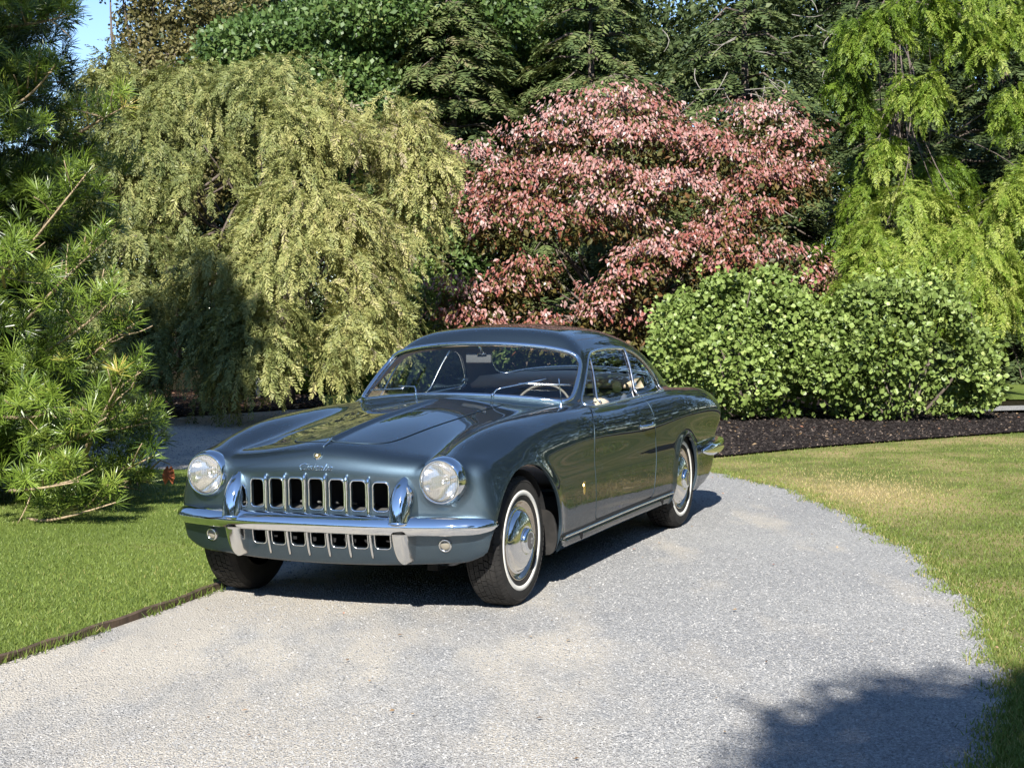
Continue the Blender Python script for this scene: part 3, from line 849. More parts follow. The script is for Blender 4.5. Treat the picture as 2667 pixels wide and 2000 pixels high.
# sills, mud flaps, wheel wells, floor
for sg in (1, -1):
    u = np.linspace(-.475, -2.60, 30); P = surf_side(u, .288, 1)
    sec = []
    for i in range(30):
        x, y = P[i, 0], P[i, 1]
        sec.append(np.array([(x, sg * (y + a), w) for a, w in [(-.03, .283), (.006, .283), (.011, .280), (.011, .272), (.006, .268), (-.03, .268)]]))
    if sg < 0: sec = [s[::-1] for s in sec]
    loft(sec).build('sill_strip', M_trim, car)
    sec = []
    for i in range(30):
        x, y = P[i, 0], P[i, 1]
        sec.append(np.array([(x, sg * (y + a), w) for a, w in [(-.08, .266), (.002, .266), (.003, .245), (-.006, .222), (-.022, .203), (-.08, .200)]]))
    if sg < 0: sec = [s[::-1] for s in sec]
    rk = loft(sec).build('rocker_panel', M_paint, car)
    sec = [np.array([(P[i, 0], sg * (P[i, 1] + a), w) for a, w in [(-.03, .297), (.0025, .297), (.0025, .284), (-.03, .284)]]) for i in range(30)]
    if sg < 0: sec = [s_[::-1] for s_ in sec]
    loft(sec).build('sill_recess_line', M_black, car)  # black strip added to paint the dark recess above the sill strip
    for uj in (-.80, -2.36):
        yj = surf_side([uj], .288)[0, 1] + .0035
        pts = [(uj - .03 * math.cos(t) * 1.4, .234 + .030 * math.sin(t)) for t in np.linspace(-.5, math.pi * .75, 10)]
        V = [(a, sg * (yj - .004 + (b - .245) * .25), b) for a, b in pts] + [(a, sg * (yj + .0005 + (b - .245) * .25), b) for a, b in pts]; n = len(pts)
        F = [tuple(range(n, 2 * n)) if sg < 0 else tuple(range(2 * n - 1, n - 1, -1))] + [(i, (i + 1) % n, n + (i + 1) % n, n + i) for i in range(n)]
        poly_obj('jacking_slot', V, F, M_under, rk)
    # mud flap
    pts = [(math.cos(t), math.sin(t)) for t in np.linspace(0, 2 * math.pi, 24, endpoint=False)]
    V = []
    for k in (0, 1):
        for a, b in pts:
            aa = np.sign(a) * abs(a)**.75 * .068; bb = (np.sign(b) * abs(b)**.8) * .125
            V.append((-.43 - .012 * k + .03 * (bb > 0) * bb / .125, sg * (.825 + aa), .315 + bb))
    n = len(pts); F = [tuple(range(n)), tuple(range(2 * n - 1, n - 1, -1))] + [(i, n + i, n + (i + 1) % n, (i + 1) % n) for i in range(n)]
    poly_obj('mud_flap', V, F, M_rubber, car)
    for uc, R in ((0, .42), (-WB, .36)):
        mb = MB(); th = np.linspace(-.02, math.pi + .02, 30)
        V = [(uc + R * math.cos(t), sg * vv_, HUB + (R - .055) * math.sin(t)) for vv_ in (.45, .84) for t in th]
        F = [(i, i + 1, 30 + i + 1, 30 + i) for i in range(29)] + [tuple(range(30))]
        poly_obj('wheel_well', V, F, M_under, car)
mb = MB(); mb.box((-1.45, 0, .205), (2.3, 1.6, .03)); mb.box((-.7, .4, .20), (1.6, .06, .06)); mb.box((-1.6, 0, .15), (2.6, .06, .06)); mb.tube([(0, -.7, .30), (0, .7, .30)], .03, 8); mb.tube([(-WB, -.7, .32), (-WB, .7, .32)], .045, 8)
mb.tube([(-.9, .62, .165), (-3.9, .62, .19)], .028, 8)
mb.build('chassis', M_under, car)

# interior
def rbox(c, s, r, name, mat, parent=car, rot=0.0):
    bm = bmesh.new(); bmesh.ops.create_cube(bm, size=1)
    for v_ in bm.verts: v_.co = Vector((v_.co.x * s[0], v_.co.y * s[1], v_.co.z * s[2]))
    bmesh.ops.bevel(bm, geom=bm.edges[:], offset=r, segments=4, affect='EDGES', profile=.5)
    bmesh.ops.rotate(bm, verts=bm.verts, cent=(0, 0, 0), matrix=Matrix.Rotation(rot, 3, 'Y'))
    bmesh.ops.translate(bm, verts=bm.verts, vec=c)
    me = bpy.data.meshes.new(name); bm.to_mesh(me); bm.free(); me.materials.append(mat)
    me.polygons.foreach_set('use_smooth', [True] * len(me.polygons)); me.update(); return link(name, me, parent)
rbox((-1.27, 0, .90), (.26, 1.30, .13), .05, 'dashboard', M_darktrim)
for sg in (1, -1):
    fs = rbox((-2.10, sg * .36, .685), (.13, .52, .50), .055, 'front_seat', M_cream, rot=-.22)
    rbox((-1.90, sg * .36, .46), (.5, .52, .14), .05, 'seat_cushion', M_cream, fs)
    rbox((-2.135, sg * .36, .80), (.10, .50, .28), .045, 'seat_squab', M_darktrim, fs, rot=-.22)
rbox((-2.80, 0, .72), (.16, 1.10, .50), .06, 'rear_seat', M_darktrim, rot=-.2)
# rear shelf upholstery, curved across the car
sec = []
for v in np.linspace(-.60, .60, 25):
    cu_ = .10 * (v / .6)**2; top = 1.066 - .032 * (v / .6)**2
    sec.append(np.array([(-2.80 + cu_, v, .955), (-2.78 + cu_, v, .985), (-2.86 + cu_, v, top - .030), (-2.95 + cu_, v, top), (-3.02 + cu_, v, top), (-3.02 + cu_, v, .955)]))
loft(sec).build('rear_shelf_trim', M_cream, car)
mb = MB(); th = np.linspace(0, 2 * np.pi, 49)[:-1]; cw = np.array([-1.56, .37, .865]); e1 = np.array([0, 1., 0]); e2 = np.array([-.42, 0, .91])
mb.tube([cw + .195 * (math.cos(t) * e1 + math.sin(t) * e2) for t in th], .0075, 8, closed=True)
for t in (math.pi * .95, math.pi * .05, math.pi * 1.5): mb.tube([cw, cw + .19 * (math.cos(t) * e1 + math.sin(t) * e2)], .008, 6)
sw = mb.build('steering_wheel', M_wood, car)
mb = MB(); mb.tube([cw, cw + [.35, 0, -.18]], .02, 8); mb.build('steering_column', M_darktrim, sw)
mb = MB(); mb.tube([(-1.475, 0, 1.292), (-1.50, 0, 1.262), (-1.515, .004, 1.235)], [.014, .008, .010], 8); mb.tube([(-1.51, -.03, 1.237), (-1.51, .03, 1.240)], .007, 6)
mm = mb.build('interior_mirror', M_chrome, car)
rbox((-1.53, -.03, 1.213), (.016, .17, .062), .006, 'mirror_back', principled('grey_mirror_back', (.12, .12, .125), .4), mm)

# wheels
def wheel(c, sg):
    c = np.array(c, float); ax = (0, sg, 0)
    mb = MB(); mb.lathe([(.345 - .35 + .2, .0), (.2, .062), (.206, .075), (.2085, .083), (.2045, .086), (.198, .080), (.190, .066), (.180, .058), (.174, .058)], c, ax, 72)
    wh = mb.build('wheel', M_ring, car)
    mb = MB(); mb.lathe([(.2, -.085), (.235, -.098), (.29, -.096), (.316, -.086), (.325, -.072), (.3275, -.06), (.328, 0), (.3275, .06), (.325, .072), (.316, .084), (.300, .0905), (.275, .0935), (.2575, .0925), (.245, .0915), (.233, .0905), (.222, .0885), (.212, .084), (.204, .076), (.2, .06)], c, ax, 96)
    mb.build('tyre', M_rubber, wh)
    mb = MB(); mb.lathe([(.2590, .0905), (.2570, .0945), (.2455, .0945), (.2345, .0935), (.2325, .0895)], c, ax, 96); mb.build('whitewall', M_white, wh)
    # tread blocks
    mb = MB(); ribs = [(-.069, -.044), (-.041, -.0165), (-.0135, .0135), (.0165, .041), (.044, .069)]; nseg = 60
    A = np.array(ax, float); X = np.array([1., 0, 0]); Z = np.array([0, 0, 1.])
    for j, (a0, a1) in enumerate(ribs):
        for i in range(nseg):
            t0 = (i + .5 * (j % 2) + .06 * math.sin(i * 2.1)) * 2 * math.pi / nseg; dt = 2 * math.pi / nseg * .86; skew = (.028 if j < 2 else -.028 if j > 2 else 0)
            def pt(a, t, r):
                t = t + skew * (a - a0) / (a1 - a0); return c + A * a + (X * math.cos(t) + Z * math.sin(t)) * r
            dr = lambda a: HUB - .0008 - (.0045 if abs(a) > .06 else 0)
            V = [pt(a0, t0, .325), pt(a1, t0, .325), pt(a1, t0 + dt, .325), pt(a0, t0 + dt, .325), pt(a0, t0, dr(a0)), pt(a1, t0, dr(a1)), pt(a1, t0 + dt, dr(a1)), pt(a0, t0 + dt, dr(a0))]
            mb.add(V, [(4, 5, 6, 7), (0, 1, 5, 4), (1, 2, 6, 5), (2, 3, 7, 6), (3, 0, 4, 7)])
    # shoulder lugs
    for sd in (-1, 1):
        for i in range(72):
            t0 = i * 2 * math.pi / 72; dt = 2 * math.pi / 72 * .78
            def pt(a, t, r): return c + A * (a * sd) + (X * math.cos(t) + Z * math.sin(t)) * r
            V = [pt(.071, t0, .3265), pt(.0905, t0, .302), pt(.0905, t0 + dt, .302), pt(.071, t0 + dt, .3265), pt(.071, t0, .3305), pt(.0935, t0, .305), pt(.0935, t0 + dt, .305), pt(.071, t0 + dt, .3305)]
            mb.add(V, [(4, 5, 6, 7), (0, 1, 5, 4), (1, 2, 6, 5), (2, 3, 7, 6), (3, 0, 4, 7)])
    tr = mb.build('tread', M_rubber, wh); tag(tr, kind='stuff')
    mb = MB(); mb.lathe([(.178, .058), (.174, .074), (.168, .0775), (.163, .074), (.158, .080), (.150, .0925), (.138, .1005), (.120, .1075), (.100, .113), (.080, .1165), (.066, .1175), (.062, .115)], c, ax, 96)
    mb.build('wheel_disc', M_alum, wh)
    mb = MB(); mb.lathe([(.066, .114), (.0655, .123), (.062, .132), (.054, .1385), (.047, .1405), (.044, .1395)], c, ax, 56); cap = mb.build('hub_cap', M_chrome, wh)
    mb = MB(); mb.lathe([(.0455, .138), (.040, .1415), (.025, .1435), (.0005, .1445)], c, ax, 40); mb.build('hub_medallion', principled('grey_medallion', (.16, .15, .15), .35, .6), wh)
    mb = MB()
    for t in np.radians([-150, -90, -30, 40, 90, 140]):
        mb.box(c + A * .1455 + (X * math.cos(t) + Z * math.sin(t)) * .012, (.006, .003, .012))
    mb.build('hub_mark', M_trim, wh)
for uc in (0, -WB):
    for sg in (1, -1):
        wheel((uc, sg * .772, HUB), sg)
# ------------------------------------------------------------------ ground, drive, lawns, beds
def sheet(name, pts, z, mat, kind='structure'):
    bm = bmesh.new(); vs = [bm.verts.new((x, y, z)) for x, y in pts]; f = bm.faces.new(vs)
    bmesh.ops.triangulate(bm, faces=[f]); bm.normal_update()
    if sum(f_.normal.z for f_ in bm.faces) < 0: bmesh.ops.reverse_faces(bm, faces=bm.faces[:])
    me = bpy.data.meshes.new(name); bm.to_mesh(me); bm.free(); me.materials.append(mat)
    o = link(name, me); tag(o, kind=kind); return o
def crom(pts, n=8):
    P = np.array(pts, float); out = []
    for i in range(len(P) - 1):
        p0 = P[max(i - 1, 0)]; p1 = P[i]; p2 = P[i + 1]; p3 = P[min(i + 2, len(P) - 1)]
        for t in np.linspace(0, 1, n, endpoint=False):
            out.append(.5 * (2 * p1 + (p2 - p0) * t + (2 * p0 - 5 * p1 + 4 * p2 - p3) * t * t + (3 * p1 - p0 - 3 * p2 + p3) * t**3))
    out.append(P[-1]); return np.array(out)

def grass_mat(name, stops, dry, patch=None):
    m, nt, out = new_mat(name)
    tc = nt.nodes.new('ShaderNodeTexCoord'); v = tc.outputs['Object']
    n1 = noise(nt, 1.1, 5, .62, v); n2 = noise(nt, 60, 4, .7, v); n3 = noise(nt, .55, 3, .5, v)
    r = ramp(nt, stops); nt.links.new(n2.outputs[0], r.inputs[0])
    rd = ramp(nt, [(dry[0], (0, 0, 0)), (dry[1], (1, 1, 1))]); nt.links.new(n1.outputs[0], rd.inputs[0])
    c = mixc(nt, rd.outputs[0], r.outputs[0], dry[2])
    if patch:      # one scorched patch with its own outline
        vd = nt.nodes.new('ShaderNodeVectorMath'); vd.operation = 'DISTANCE'; wob = noise(nt, 2.2, 4, .6, v)
        va = nt.nodes.new('ShaderNodeVectorMath'); va.operation = 'MULTIPLY_ADD'; va.inputs[1].default_value = (.9, 1.4, 0); nt.links.new(wob.outputs['Color'], va.inputs[0]); nt.links.new(v, va.inputs[2])
        vs = nt.nodes.new('ShaderNodeVectorMath'); vs.operation = 'MULTIPLY'; vs.inputs[1].default_value = (1, .48, 0); nt.links.new(va.outputs[0], vs.inputs[0])
        nt.links.new(vs.outputs[0], vd.inputs[0]); vd.inputs[1].default_value = (patch[0] + .45, (patch[1] + .7) * .48, 0)
        mp_ = nt.nodes.new('ShaderNodeMapRange'); mp_.inputs[1].default_value = .85; mp_.inputs[2].default_value = .25; mp_.inputs[3].default_value = 0; mp_.inputs[4].default_value = .85; nt.links.new(vd.outputs['Value'], mp_.inputs[0])
        c = mixc(nt, mp_.outputs[0], c, (.40, .31, .16))
    rl = ramp(nt, [(.35, (.8, .85, .75)), (.65, (1.15, 1.1, 1.1))]); nt.links.new(n3.outputs[0], rl.inputs[0])
    c = mixc(nt, 1.0, c, rl.outputs[0], 'MULTIPLY')
    p = nt.nodes.new('ShaderNodeBsdfPrincipled'); p.inputs['Roughness'].default_value = .85; p.inputs['Specular IOR Level'].default_value = .2
    nt.links.new(c, p.inputs['Base Color'])
    b = nt.nodes.new('ShaderNodeBump'); b.inputs['Strength'].default_value = .8; b.inputs['Distance'].default_value = .02
    nt.links.new(n2.outputs[0], b.inputs['Height']); nt.links.new(b.outputs[0], p.inputs['Normal'])
    nt.links.new(p.outputs[0], out.inputs[0]); return m

def gravel_mat():
    m, nt, out = new_mat('gravel_chips')
    tc = nt.nodes.new('ShaderNodeTexCoord'); v = tc.outputs['Object']
    vo = nt.nodes.new('ShaderNodeTexVoronoi'); vo.inputs['Scale'].default_value = 120; nt.links.new(v, vo.inputs[0])
    hs = nt.nodes.new('ShaderNodeSeparateColor'); nt.links.new(vo.outputs['Color'], hs.inputs[0])
    r = ramp(nt, [(0, (.215, .215, .215)), (.35, (.305, .304, .300)), (.7, (.39, .386, .378)), (1, (.49, .482, .465))]); nt.links.new(hs.outputs[0], r.inputs[0])
    dust = noise(nt, .55, 5, .62, v)
    mp = nt.nodes.new('ShaderNodeMapping'); mp.inputs['Rotation'].default_value = (0, 0, .5); mp.inputs['Scale'].default_value = (1.0, .35, 1); nt.links.new(v, mp.inputs[0])
    d2 = noise(nt, 1.6, 4, .6, mp.outputs[0])
    # sandy, worn patches are found mostly on the camera-left part of the drive
    sx = nt.nodes.new('ShaderNodeSeparateXYZ'); nt.links.new(v, sx.inputs[0])
    mr = nt.nodes.new('ShaderNodeMapRange'); mr.inputs[1].default_value = 1.4; mr.inputs[2].default_value = -1.6; mr.inputs[3].default_value = -.10; mr.inputs[4].default_value = .14
    nt.links.new(sx.outputs[0], mr.inputs[0])
    ad = nt.nodes.new('ShaderNodeMath'); ad.operation = 'ADD'; nt.links.new(d2.outputs[0], ad.inputs[0]); nt.links.new(mr.outputs[0], ad.inputs[1])
    rd = ramp(nt, [(.46, (0, 0, 0)), (.62, (.9, .9, .9))]); nt.links.new(ad.outputs[0], rd.inputs[0])
    c = mixc(nt, rd.outputs[0], r.outputs[0], (.52, .475, .405))
    rl = ramp(nt, [(.3, (.84, .85, .87)), (.7, (1.12, 1.12, 1.1))]); nt.links.new(dust.outputs[0], rl.inputs[0])
    c = mixc(nt, 1.0, c, rl.outputs[0], 'MULTIPLY')
    p = nt.nodes.new('ShaderNodeBsdfPrincipled'); p.inputs['Roughness'].default_value = .85; p.inputs['Specular IOR Level'].default_value = .25
    nt.links.new(c, p.inputs['Base Color'])
    b = nt.nodes.new('ShaderNodeBump'); b.inputs['Strength'].default_value = .9; b.inputs['Distance'].default_value = .012
    iv = nt.nodes.new('ShaderNodeMath'); iv.operation = 'SUBTRACT'; iv.inputs[0].default_value = 1; nt.links.new(vo.outputs['Distance'], iv.inputs[1])
    n4 = noise(nt, 30, 4, .7, v); am = nt.nodes.new('ShaderNodeMath'); am.operation = 'ADD'; nt.links.new(iv.outputs[0], am.inputs[0]); nt.links.new(n4.outputs[0], am.inputs[1])
    nt.links.new(am.outputs[0], b.inputs['Height']); nt.links.new(b.outputs[0], p.inputs['Normal'])
    nt.links.new(p.outputs[0], out.inputs[0]); return m
def mulch_mat(name, c0, c1):
    m, nt, out = new_mat(name)
    tc = nt.nodes.new('ShaderNodeTexCoord'); v = tc.outputs['Object']
    n = noise(nt, 28, 6, .75, v); vo = nt.nodes.new('ShaderNodeTexVoronoi'); vo.inputs['Scale'].default_value = 30; nt.links.new(v, vo.inputs[0])
    r = ramp(nt, [(.3, c0), (.75, c1)]); nt.links.new(n.outputs[0], r.inputs[0])
    p = nt.nodes.new('ShaderNodeBsdfPrincipled'); p.inputs['Roughness'].default_value = .95; p.inputs['Specular IOR Level'].default_value = .05; nt.links.new(r.outputs[0], p.inputs['Base Color'])
    b = nt.nodes.new('ShaderNodeBump'); b.inputs['Strength'].default_value = 1; b.inputs['Distance'].default_value = .05
    am = nt.nodes.new('ShaderNodeMath'); am.operation = 'ADD'; nt.links.new(n.outputs[0], am.inputs[0]); nt.links.new(vo.outputs['Distance'], am.inputs[1])
    nt.links.new(am.outputs[0], b.inputs['Height']); nt.links.new(b.outputs[0], p.inputs['Normal'])
    nt.links.new(p.outputs[0], out.inputs[0]); return m

M_lawn = grass_mat('mown_grass', [(.25, (.075, .115, .02)), (.55, (.135, .185, .04)), (.8, (.20, .24, .07))], (.60, .78, (.22, .19, .085)))
M_lawn_dry = grass_mat('drier_grass', [(.25, (.075, .10, .022)), (.55, (.14, .165, .042)), (.8, (.22, .22, .08))], (.43, .66, (.31, .25, .12)), (2.75, 12.1))
M_gravel = gravel_mat()
M_mulch = mulch_mat('dark_bark_mulch', (.012, .009, .009), (.048, .038, .036))
M_litter = mulch_mat('brown_needle_litter', (.022, .013, .009), (.085, .050, .034))
M_wood_floor = mulch_mat('woodland_soil', (.012, .012, .006), (.05, .045, .025))

RX = 400
link_g = sheet('ground', [(-RX, -RX), (RX, -RX), (RX, RX), (-RX, RX)], -.012, M_wood_floor)
LEFT_EDGE = crom([(-5.2, 2.4), (-3.45, 4.6), (-2.72, 6.0), (-2.29, 6.96), (-1.97, 7.74), (-1.62, 8.83), (-1.42, 10.0), (-1.45, 11.6), (-1.75, 13.4), (-2.35, 14.6), (-3.13, 15.05), (-4.2, 15.15), (-6.5, 15.4), (-10, 16.2)])
RIGHT_EDGE = crom([(-.6, 1.6), (.75, 3.5), (1.58, 5.17), (1.91, 6.13), (2.23, 7.44), (2.40, 8.97), (2.42, 10.41), (2.34, 12.0), (2.08, 13.4), (1.66, 14.5), (1.0, 15.6)])
_sj = np.cumsum(np.r_[0, np.linalg.norm(np.diff(RIGHT_EDGE, axis=0), axis=1)])
RIGHT_EDGE = resample(RIGHT_EDGE, .06, False); _k = np.arange(len(RIGHT_EDGE))
RIGHT_EDGE[:, 0] += .020 * np.sin(_k * .9) + .016 * np.sin(_k * 2.3 + 1) + .03 * np.sin(_k * .23) + .012 * rng.normal(size=len(_k))
FAR = [(.3, 17.0), (0.2, 19.5), (.6, 22.5), (.2, 24.6), (-1.2, 25.2), (-2.44, 24.8), (-2.83, 23.8), (-4.98, 21.9), (-8.5, 20.2), (-14, 19.5)]
def outset(P, d):
    T = np.gradient(P, axis=0); T /= np.linalg.norm(T, axis=1, keepdims=True); return P + np.stack([T[:, 1], -T[:, 0]], 1) * d
drive = list(map(tuple, outset(LEFT_EDGE, -.12)[::-1])) + [(-7.5, -1), (-9, -12), (-2.5, -12), (-1.6, -2)] + list(map(tuple, outset(RIGHT_EDGE, .15))) + [(a - .1, b + .25) for a, b in FAR[:-1]] + [(-14, 19.5), (-14, 16.9)]
sheet('gravel_drive', drive, 0.0, M_gravel)
lawn_left = list(map(tuple, LEFT_EDGE)) + [(-16, 16.5), (-16, 2.4)]
sheet('lawn', lawn_left, .005, M_lawn)
MUL_FRONT = crom([(.3, 17.0), (1.2, 15.25), (1.97, 15.42), (3.32, 16.38), (5.72, 17.7), (8.5, 19.0), (10.5, 20.2)])
lawn_right = list(map(tuple, RIGHT_EDGE)) + [(1.2, 15.22)] + list(map(tuple, MUL_FRONT[8:])) + [(20, 20.2), (20, -14), (-2.4, -14), (-1.5, -2)]
sheet('lawn', lawn_right, .004, M_lawn_dry)
bed_right = list(map(tuple, MUL_FRONT)) + [(9.0, 20.1), (6.3, 20.4), (5.6, 22.5), (5.6, 30), (.5, 30), (.6, 22.5), (.2, 19.5)]
sheet('mulch_bed', bed_right, .022, M_mulch)
bed_left = [(-2.83, 23.8), (-4.98, 21.9), (-8.5, 20.2), (-14, 19.5), (-14, 29), (-3.4, 29), (-3.1, 26)]
sheet('mulch_bed', bed_left, .020, M_litter)
sheet('back_lawn', [(-3.1, 26), (-3.4, 29), (-3.0, 33), (1.4, 33), (.6, 26.0), (-1.2, 25.3), (-2.44, 24.9), (-2.83, 23.9)], .014, M_lawn)
sheet('back_lawn', [(5.7, 23.5), (5.7, 32), (16, 32), (16, 21.9), (12, 22.2)], .010, M_lawn)
sheet('garden_path', [(5.9, 20.75), (12, 21.4), (14.6, 20.6), (15.4, 17), (15.4, 4), (14.5, -8), (16.0, -8), (16.9, 4), (16.9, 18), (15.6, 22.0), (12, 22.3), (5.9, 21.55)], .026, M_gravel)
# lawn edging board on the left: a thin brown strip standing 30 mm proud
sel = LEFT_EDGE[(LEFT_EDGE[:, 1] > 2.3) & (LEFT_EDGE[:, 1] < 14.7) & (LEFT_EDGE[:, 0] > -6)]
T = np.gradient(sel, axis=0); T /= np.linalg.norm(T, axis=1, keepdims=True); Nn_ = np.stack([T[:, 1], -T[:, 0]], 1)
mb = MB(); V = []
for p, n_, k in zip(sel, Nn_, range(len(sel))):
    j = .004 * math.sin(k * 1.7)
    for (o, z) in ((0, -.01), (.028, -.01), (.026, .034 + j), (.003, .038 + j)): V.append((p[0] + n_[0] * o, p[1] + n_[1] * o, z))
F = []
for i in range(len(sel) - 1):
    for k in range(4): F.append((i * 4 + k, i * 4 + (k + 1) % 4, (i + 1) * 4 + (k + 1) % 4, (i + 1) * 4 + k))
mb.add(V, F); ed = mb.build('lawn_edging', bark_mat('weathered_brown_edging', (.035, .022, .014), (.10, .066, .04), 9))
tag(ed, 'low weathered brown edging strip between the left lawn and the gravel', 'edging')

# ------------------------------------------------------------------ grass blades and loose stones
def inside(P, poly):
    x, y = P[:, 0], P[:, 1]; poly = np.asarray(poly); ins = np.zeros(len(P), bool); j = len(poly) - 1
    for i in range(len(poly)):
        (xi, yi), (xj, yj) = poly[i], poly[j]
        ins ^= ((yi > y) != (yj > y)) & (x < (xj - xi) * (y - yi) / (yj - yi + 1e-12) + xi); j = i
    return ins
def in_view(P, m=.06):
    return np.abs(P[:, 0]) < (P[:, 1] * .3228 + .25) * (1 + m)
def scatter(n, poly, y0, y1, power=1.6):
    """points by camera distance: denser near the camera"""
    t = rng.random(n); Y = (y0**(1 - power) + t * (y1**(1 - power) - y0**(1 - power)))**(1 / (1 - power))
    X = (rng.random(n) * 2 - 1) * (Y * .335 + .3)
    P = np.stack([X, Y], 1); return P[inside(P, poly)]
def fbm(P, s, seed=0):
    r = np.random.default_rng(seed); o = np.zeros(len(P)); a = 1.
    for k in range(4):
        ph = r.random(6) * 6.28; d = r.normal(size=(6, 2)); d /= np.linalg.norm(d, axis=1, keepdims=True)
        o += a * np.sin((P @ d.T) * s * 2**k + ph).mean(1); a *= .55
    return o
def blades(name, P, z, h, w, mat, tint):
    n = len(P); a = rng.random(n) * 6.283; lean = rng.normal(size=(n, 2)) * .45; hh = h * (.55 + .8 * rng.random(n))
    dx, dy = np.cos(a) * w / 2, np.sin(a) * w / 2
    V = np.zeros((n, 3, 3)); V[:, 0, 0] = P[:, 0] - dx; V[:, 0, 1] = P[:, 1] - dy; V[:, 1, 0] = P[:, 0] + dx; V[:, 1, 1] = P[:, 1] + dy
    V[:, 2, 0] = P[:, 0] + lean[:, 0] * hh; V[:, 2, 1] = P[:, 1] + lean[:, 1] * hh; V[:, 2, 2] = hh; V[:, :, 2] += z
    o = link(name, mesh_np(name, V.reshape(-1, 3), np.arange(3 * n).reshape(-1, 3), mat, smooth=False, tint=np.repeat(tint, 3)))
    tag(o, kind='stuff'); return o
M_blade = foliage_mat('grass_blades', [(0, (.065, .105, .016)), (.35, (.135, .18, .036)), (.62, (.18, .24, .055)), (.82, (.30, .27, .10)), (1, (.46, .37, .19))], .25, .5, .25)
P = scatter(260000, lawn_left, 5.0, 15.6, 1.3)
t = np.clip(.40 + .15 * fbm(P, 1.5, 1) + .14 * rng.normal(size=len(P)), 0, .8)
blades('grass', P, .004, .019, .007, M_blade, t)
P = scatter(300000, lawn_right, 4.6, 18.6, 1.3)
dry = np.exp(-((P[:, 0] - 2.85) / .8)**2 - ((P[:, 1] - 12.5) / 1.5)**2) * .55
t = np.clip(.44 + .24 * fbm(P, 1.1, 2) + dry + .16 * rng.normal(size=len(P)), 0, 1)
blades('grass', P, .003, .019, .007, M_blade, t)
# tufts creeping over the drive's edge, dry thatch along it
i = rng.integers(0, len(RIGHT_EDGE), 26000); i = i[rng.random(len(i)) < np.clip(5.0 / RIGHT_EDGE[i, 1], .1, 1)]
P = RIGHT_EDGE[i] + np.stack([.05 * rng.normal(size=len(i)) + .02 + .03 * np.sin(i * .7), .05 * rng.normal(size=len(i))], 1)
blades('grass', P, .002, .023, .007, M_blade, np.clip(.55 + .22 * rng.normal(size=len(P)), 0, 1))
sl = LEFT_EDGE[(LEFT_EDGE[:, 1] > 4) & (LEFT_EDGE[:, 1] < 14)]; i = rng.integers(0, len(sl) - 1, 5000); f_ = rng.random((len(i), 1)); P = sl[i] * (1 - f_) + sl[i + 1] * f_ + rng.normal(size=(len(i), 2)) * .035; P = P[(fbm(P, 3.0, 8) > .1)]
blades('grass', P, .004, .040, .008, M_blade, np.clip(.35 + .2 * rng.normal(size=len(P)), 0, 1))
# stones
def stones(name, P, z, smin_, smax_, mat, tint):
    n = len(P); O = np.array([[1, 0, 0], [-.5, .87, 0], [-.5, -.87, 0], [0.1, 0, .8], [0, 0, -.5]]); F = np.array([[0, 1, 3], [1, 2, 3], [2, 0, 3]])
    s = smin_ + (smax_ - smin_) * rng.random(n)**2; a = rng.random(n) * 6.283
    V = np.tile(O, (n, 1, 1)) + rng.normal(size=(n, 5, 3)) * .22; V *= (s[:, None] * np.array([1, .8, .75])[None])[:, None, :]
    c, sn = np.cos(a)[:, None], np.sin(a)[:, None]; X = V[:, :, 0] * c - V[:, :, 1] * sn; Y = V[:, :, 0] * sn + V[:, :, 1] * c
    V = np.stack([X + P[:, :1], Y + P[:, 1:2], V[:, :, 2] + z + s[:, None] * .12], -1)[:, :4]
    Fi = (F[None] + (np.arange(n) * 4)[:, None, None]).reshape(-1, 3)
    o = link(name, mesh_np(name, V.reshape(-1, 3), Fi, mat, smooth=False, tint=np.repeat(tint, 4))); tag(o, kind='stuff'); return o
M_stone = foliage_mat('loose_gravel', [(0, (.19, .19, .192)), (.4, (.29, .289, .287)), (.75, (.37, .367, .36)), (1, (.50, .49, .47))], 0.0, .8, .3)
P = scatter(190000, drive, 4.7, 15.5, 1.9)
sandy = fbm(P * [1, .5], 1.6, 5) + (-P[:, 0]) * .12
P = P[rng.random(len(P)) < np.clip(.85 - .9 * sandy, .12, 1)]
stones('gravel', P, 0.0, .003, .0085, M_stone, np.clip(.45 + .20 * rng.normal(size=len(P)), 0, 1))

M_chip = foliage_mat('bark_chips', [(0, (.009, .008, .008)), (.6, (.026, .022, .021)), (.9, (.055, .045, .040)), (1, (.15, .115, .09))], 0.0, .9, .1)
P = scatter(60000, bed_right, 15.0, 23.0, 1.2); stones('bark_chips', P, .022, .008, .028, M_chip, np.clip(.5 + .25 * rng.normal(size=len(P)), 0, 1))
P = scatter(40000, bed_left, 20.0, 27.5, 1.01); stones('bark_chips', P, .020, .008, .030, M_chip, np.clip(.6 + .25 * rng.normal(size=len(P)), 0, 1))
P = scatter(40000, drive, 15.0, 24.5, 1.01); stones('gravel', P, 0.0, .008, .016, M_stone, np.clip(.45 + .22 * rng.normal(size=len(P)), 0, 1))
# ------------------------------------------------------------------ planting
def at(xd, yd, Y):
    """world point at distance Y seen at (xd, yd) of a 2212 x 1659 view: survey helper"""
    x, y = xd * 1.20570 - 1333.5, yd * 1.20570 - 1000.0
    c, s = math.cos(-ROLL), math.sin(-ROLL); x, y = x * c + y * s, -x * s + y * c
    dx, du = x / FPX, -y / FPX; cp, sp = math.cos(PITCH), math.sin(PITCH)
    yy = cp + du * sp; zz = -sp + du * cp
    return np.array([dx / yy * Y, Y, CAM_H + zz / yy * Y])
KD = 1.2057 / FPX                                    # metres per view unit per metre of distance

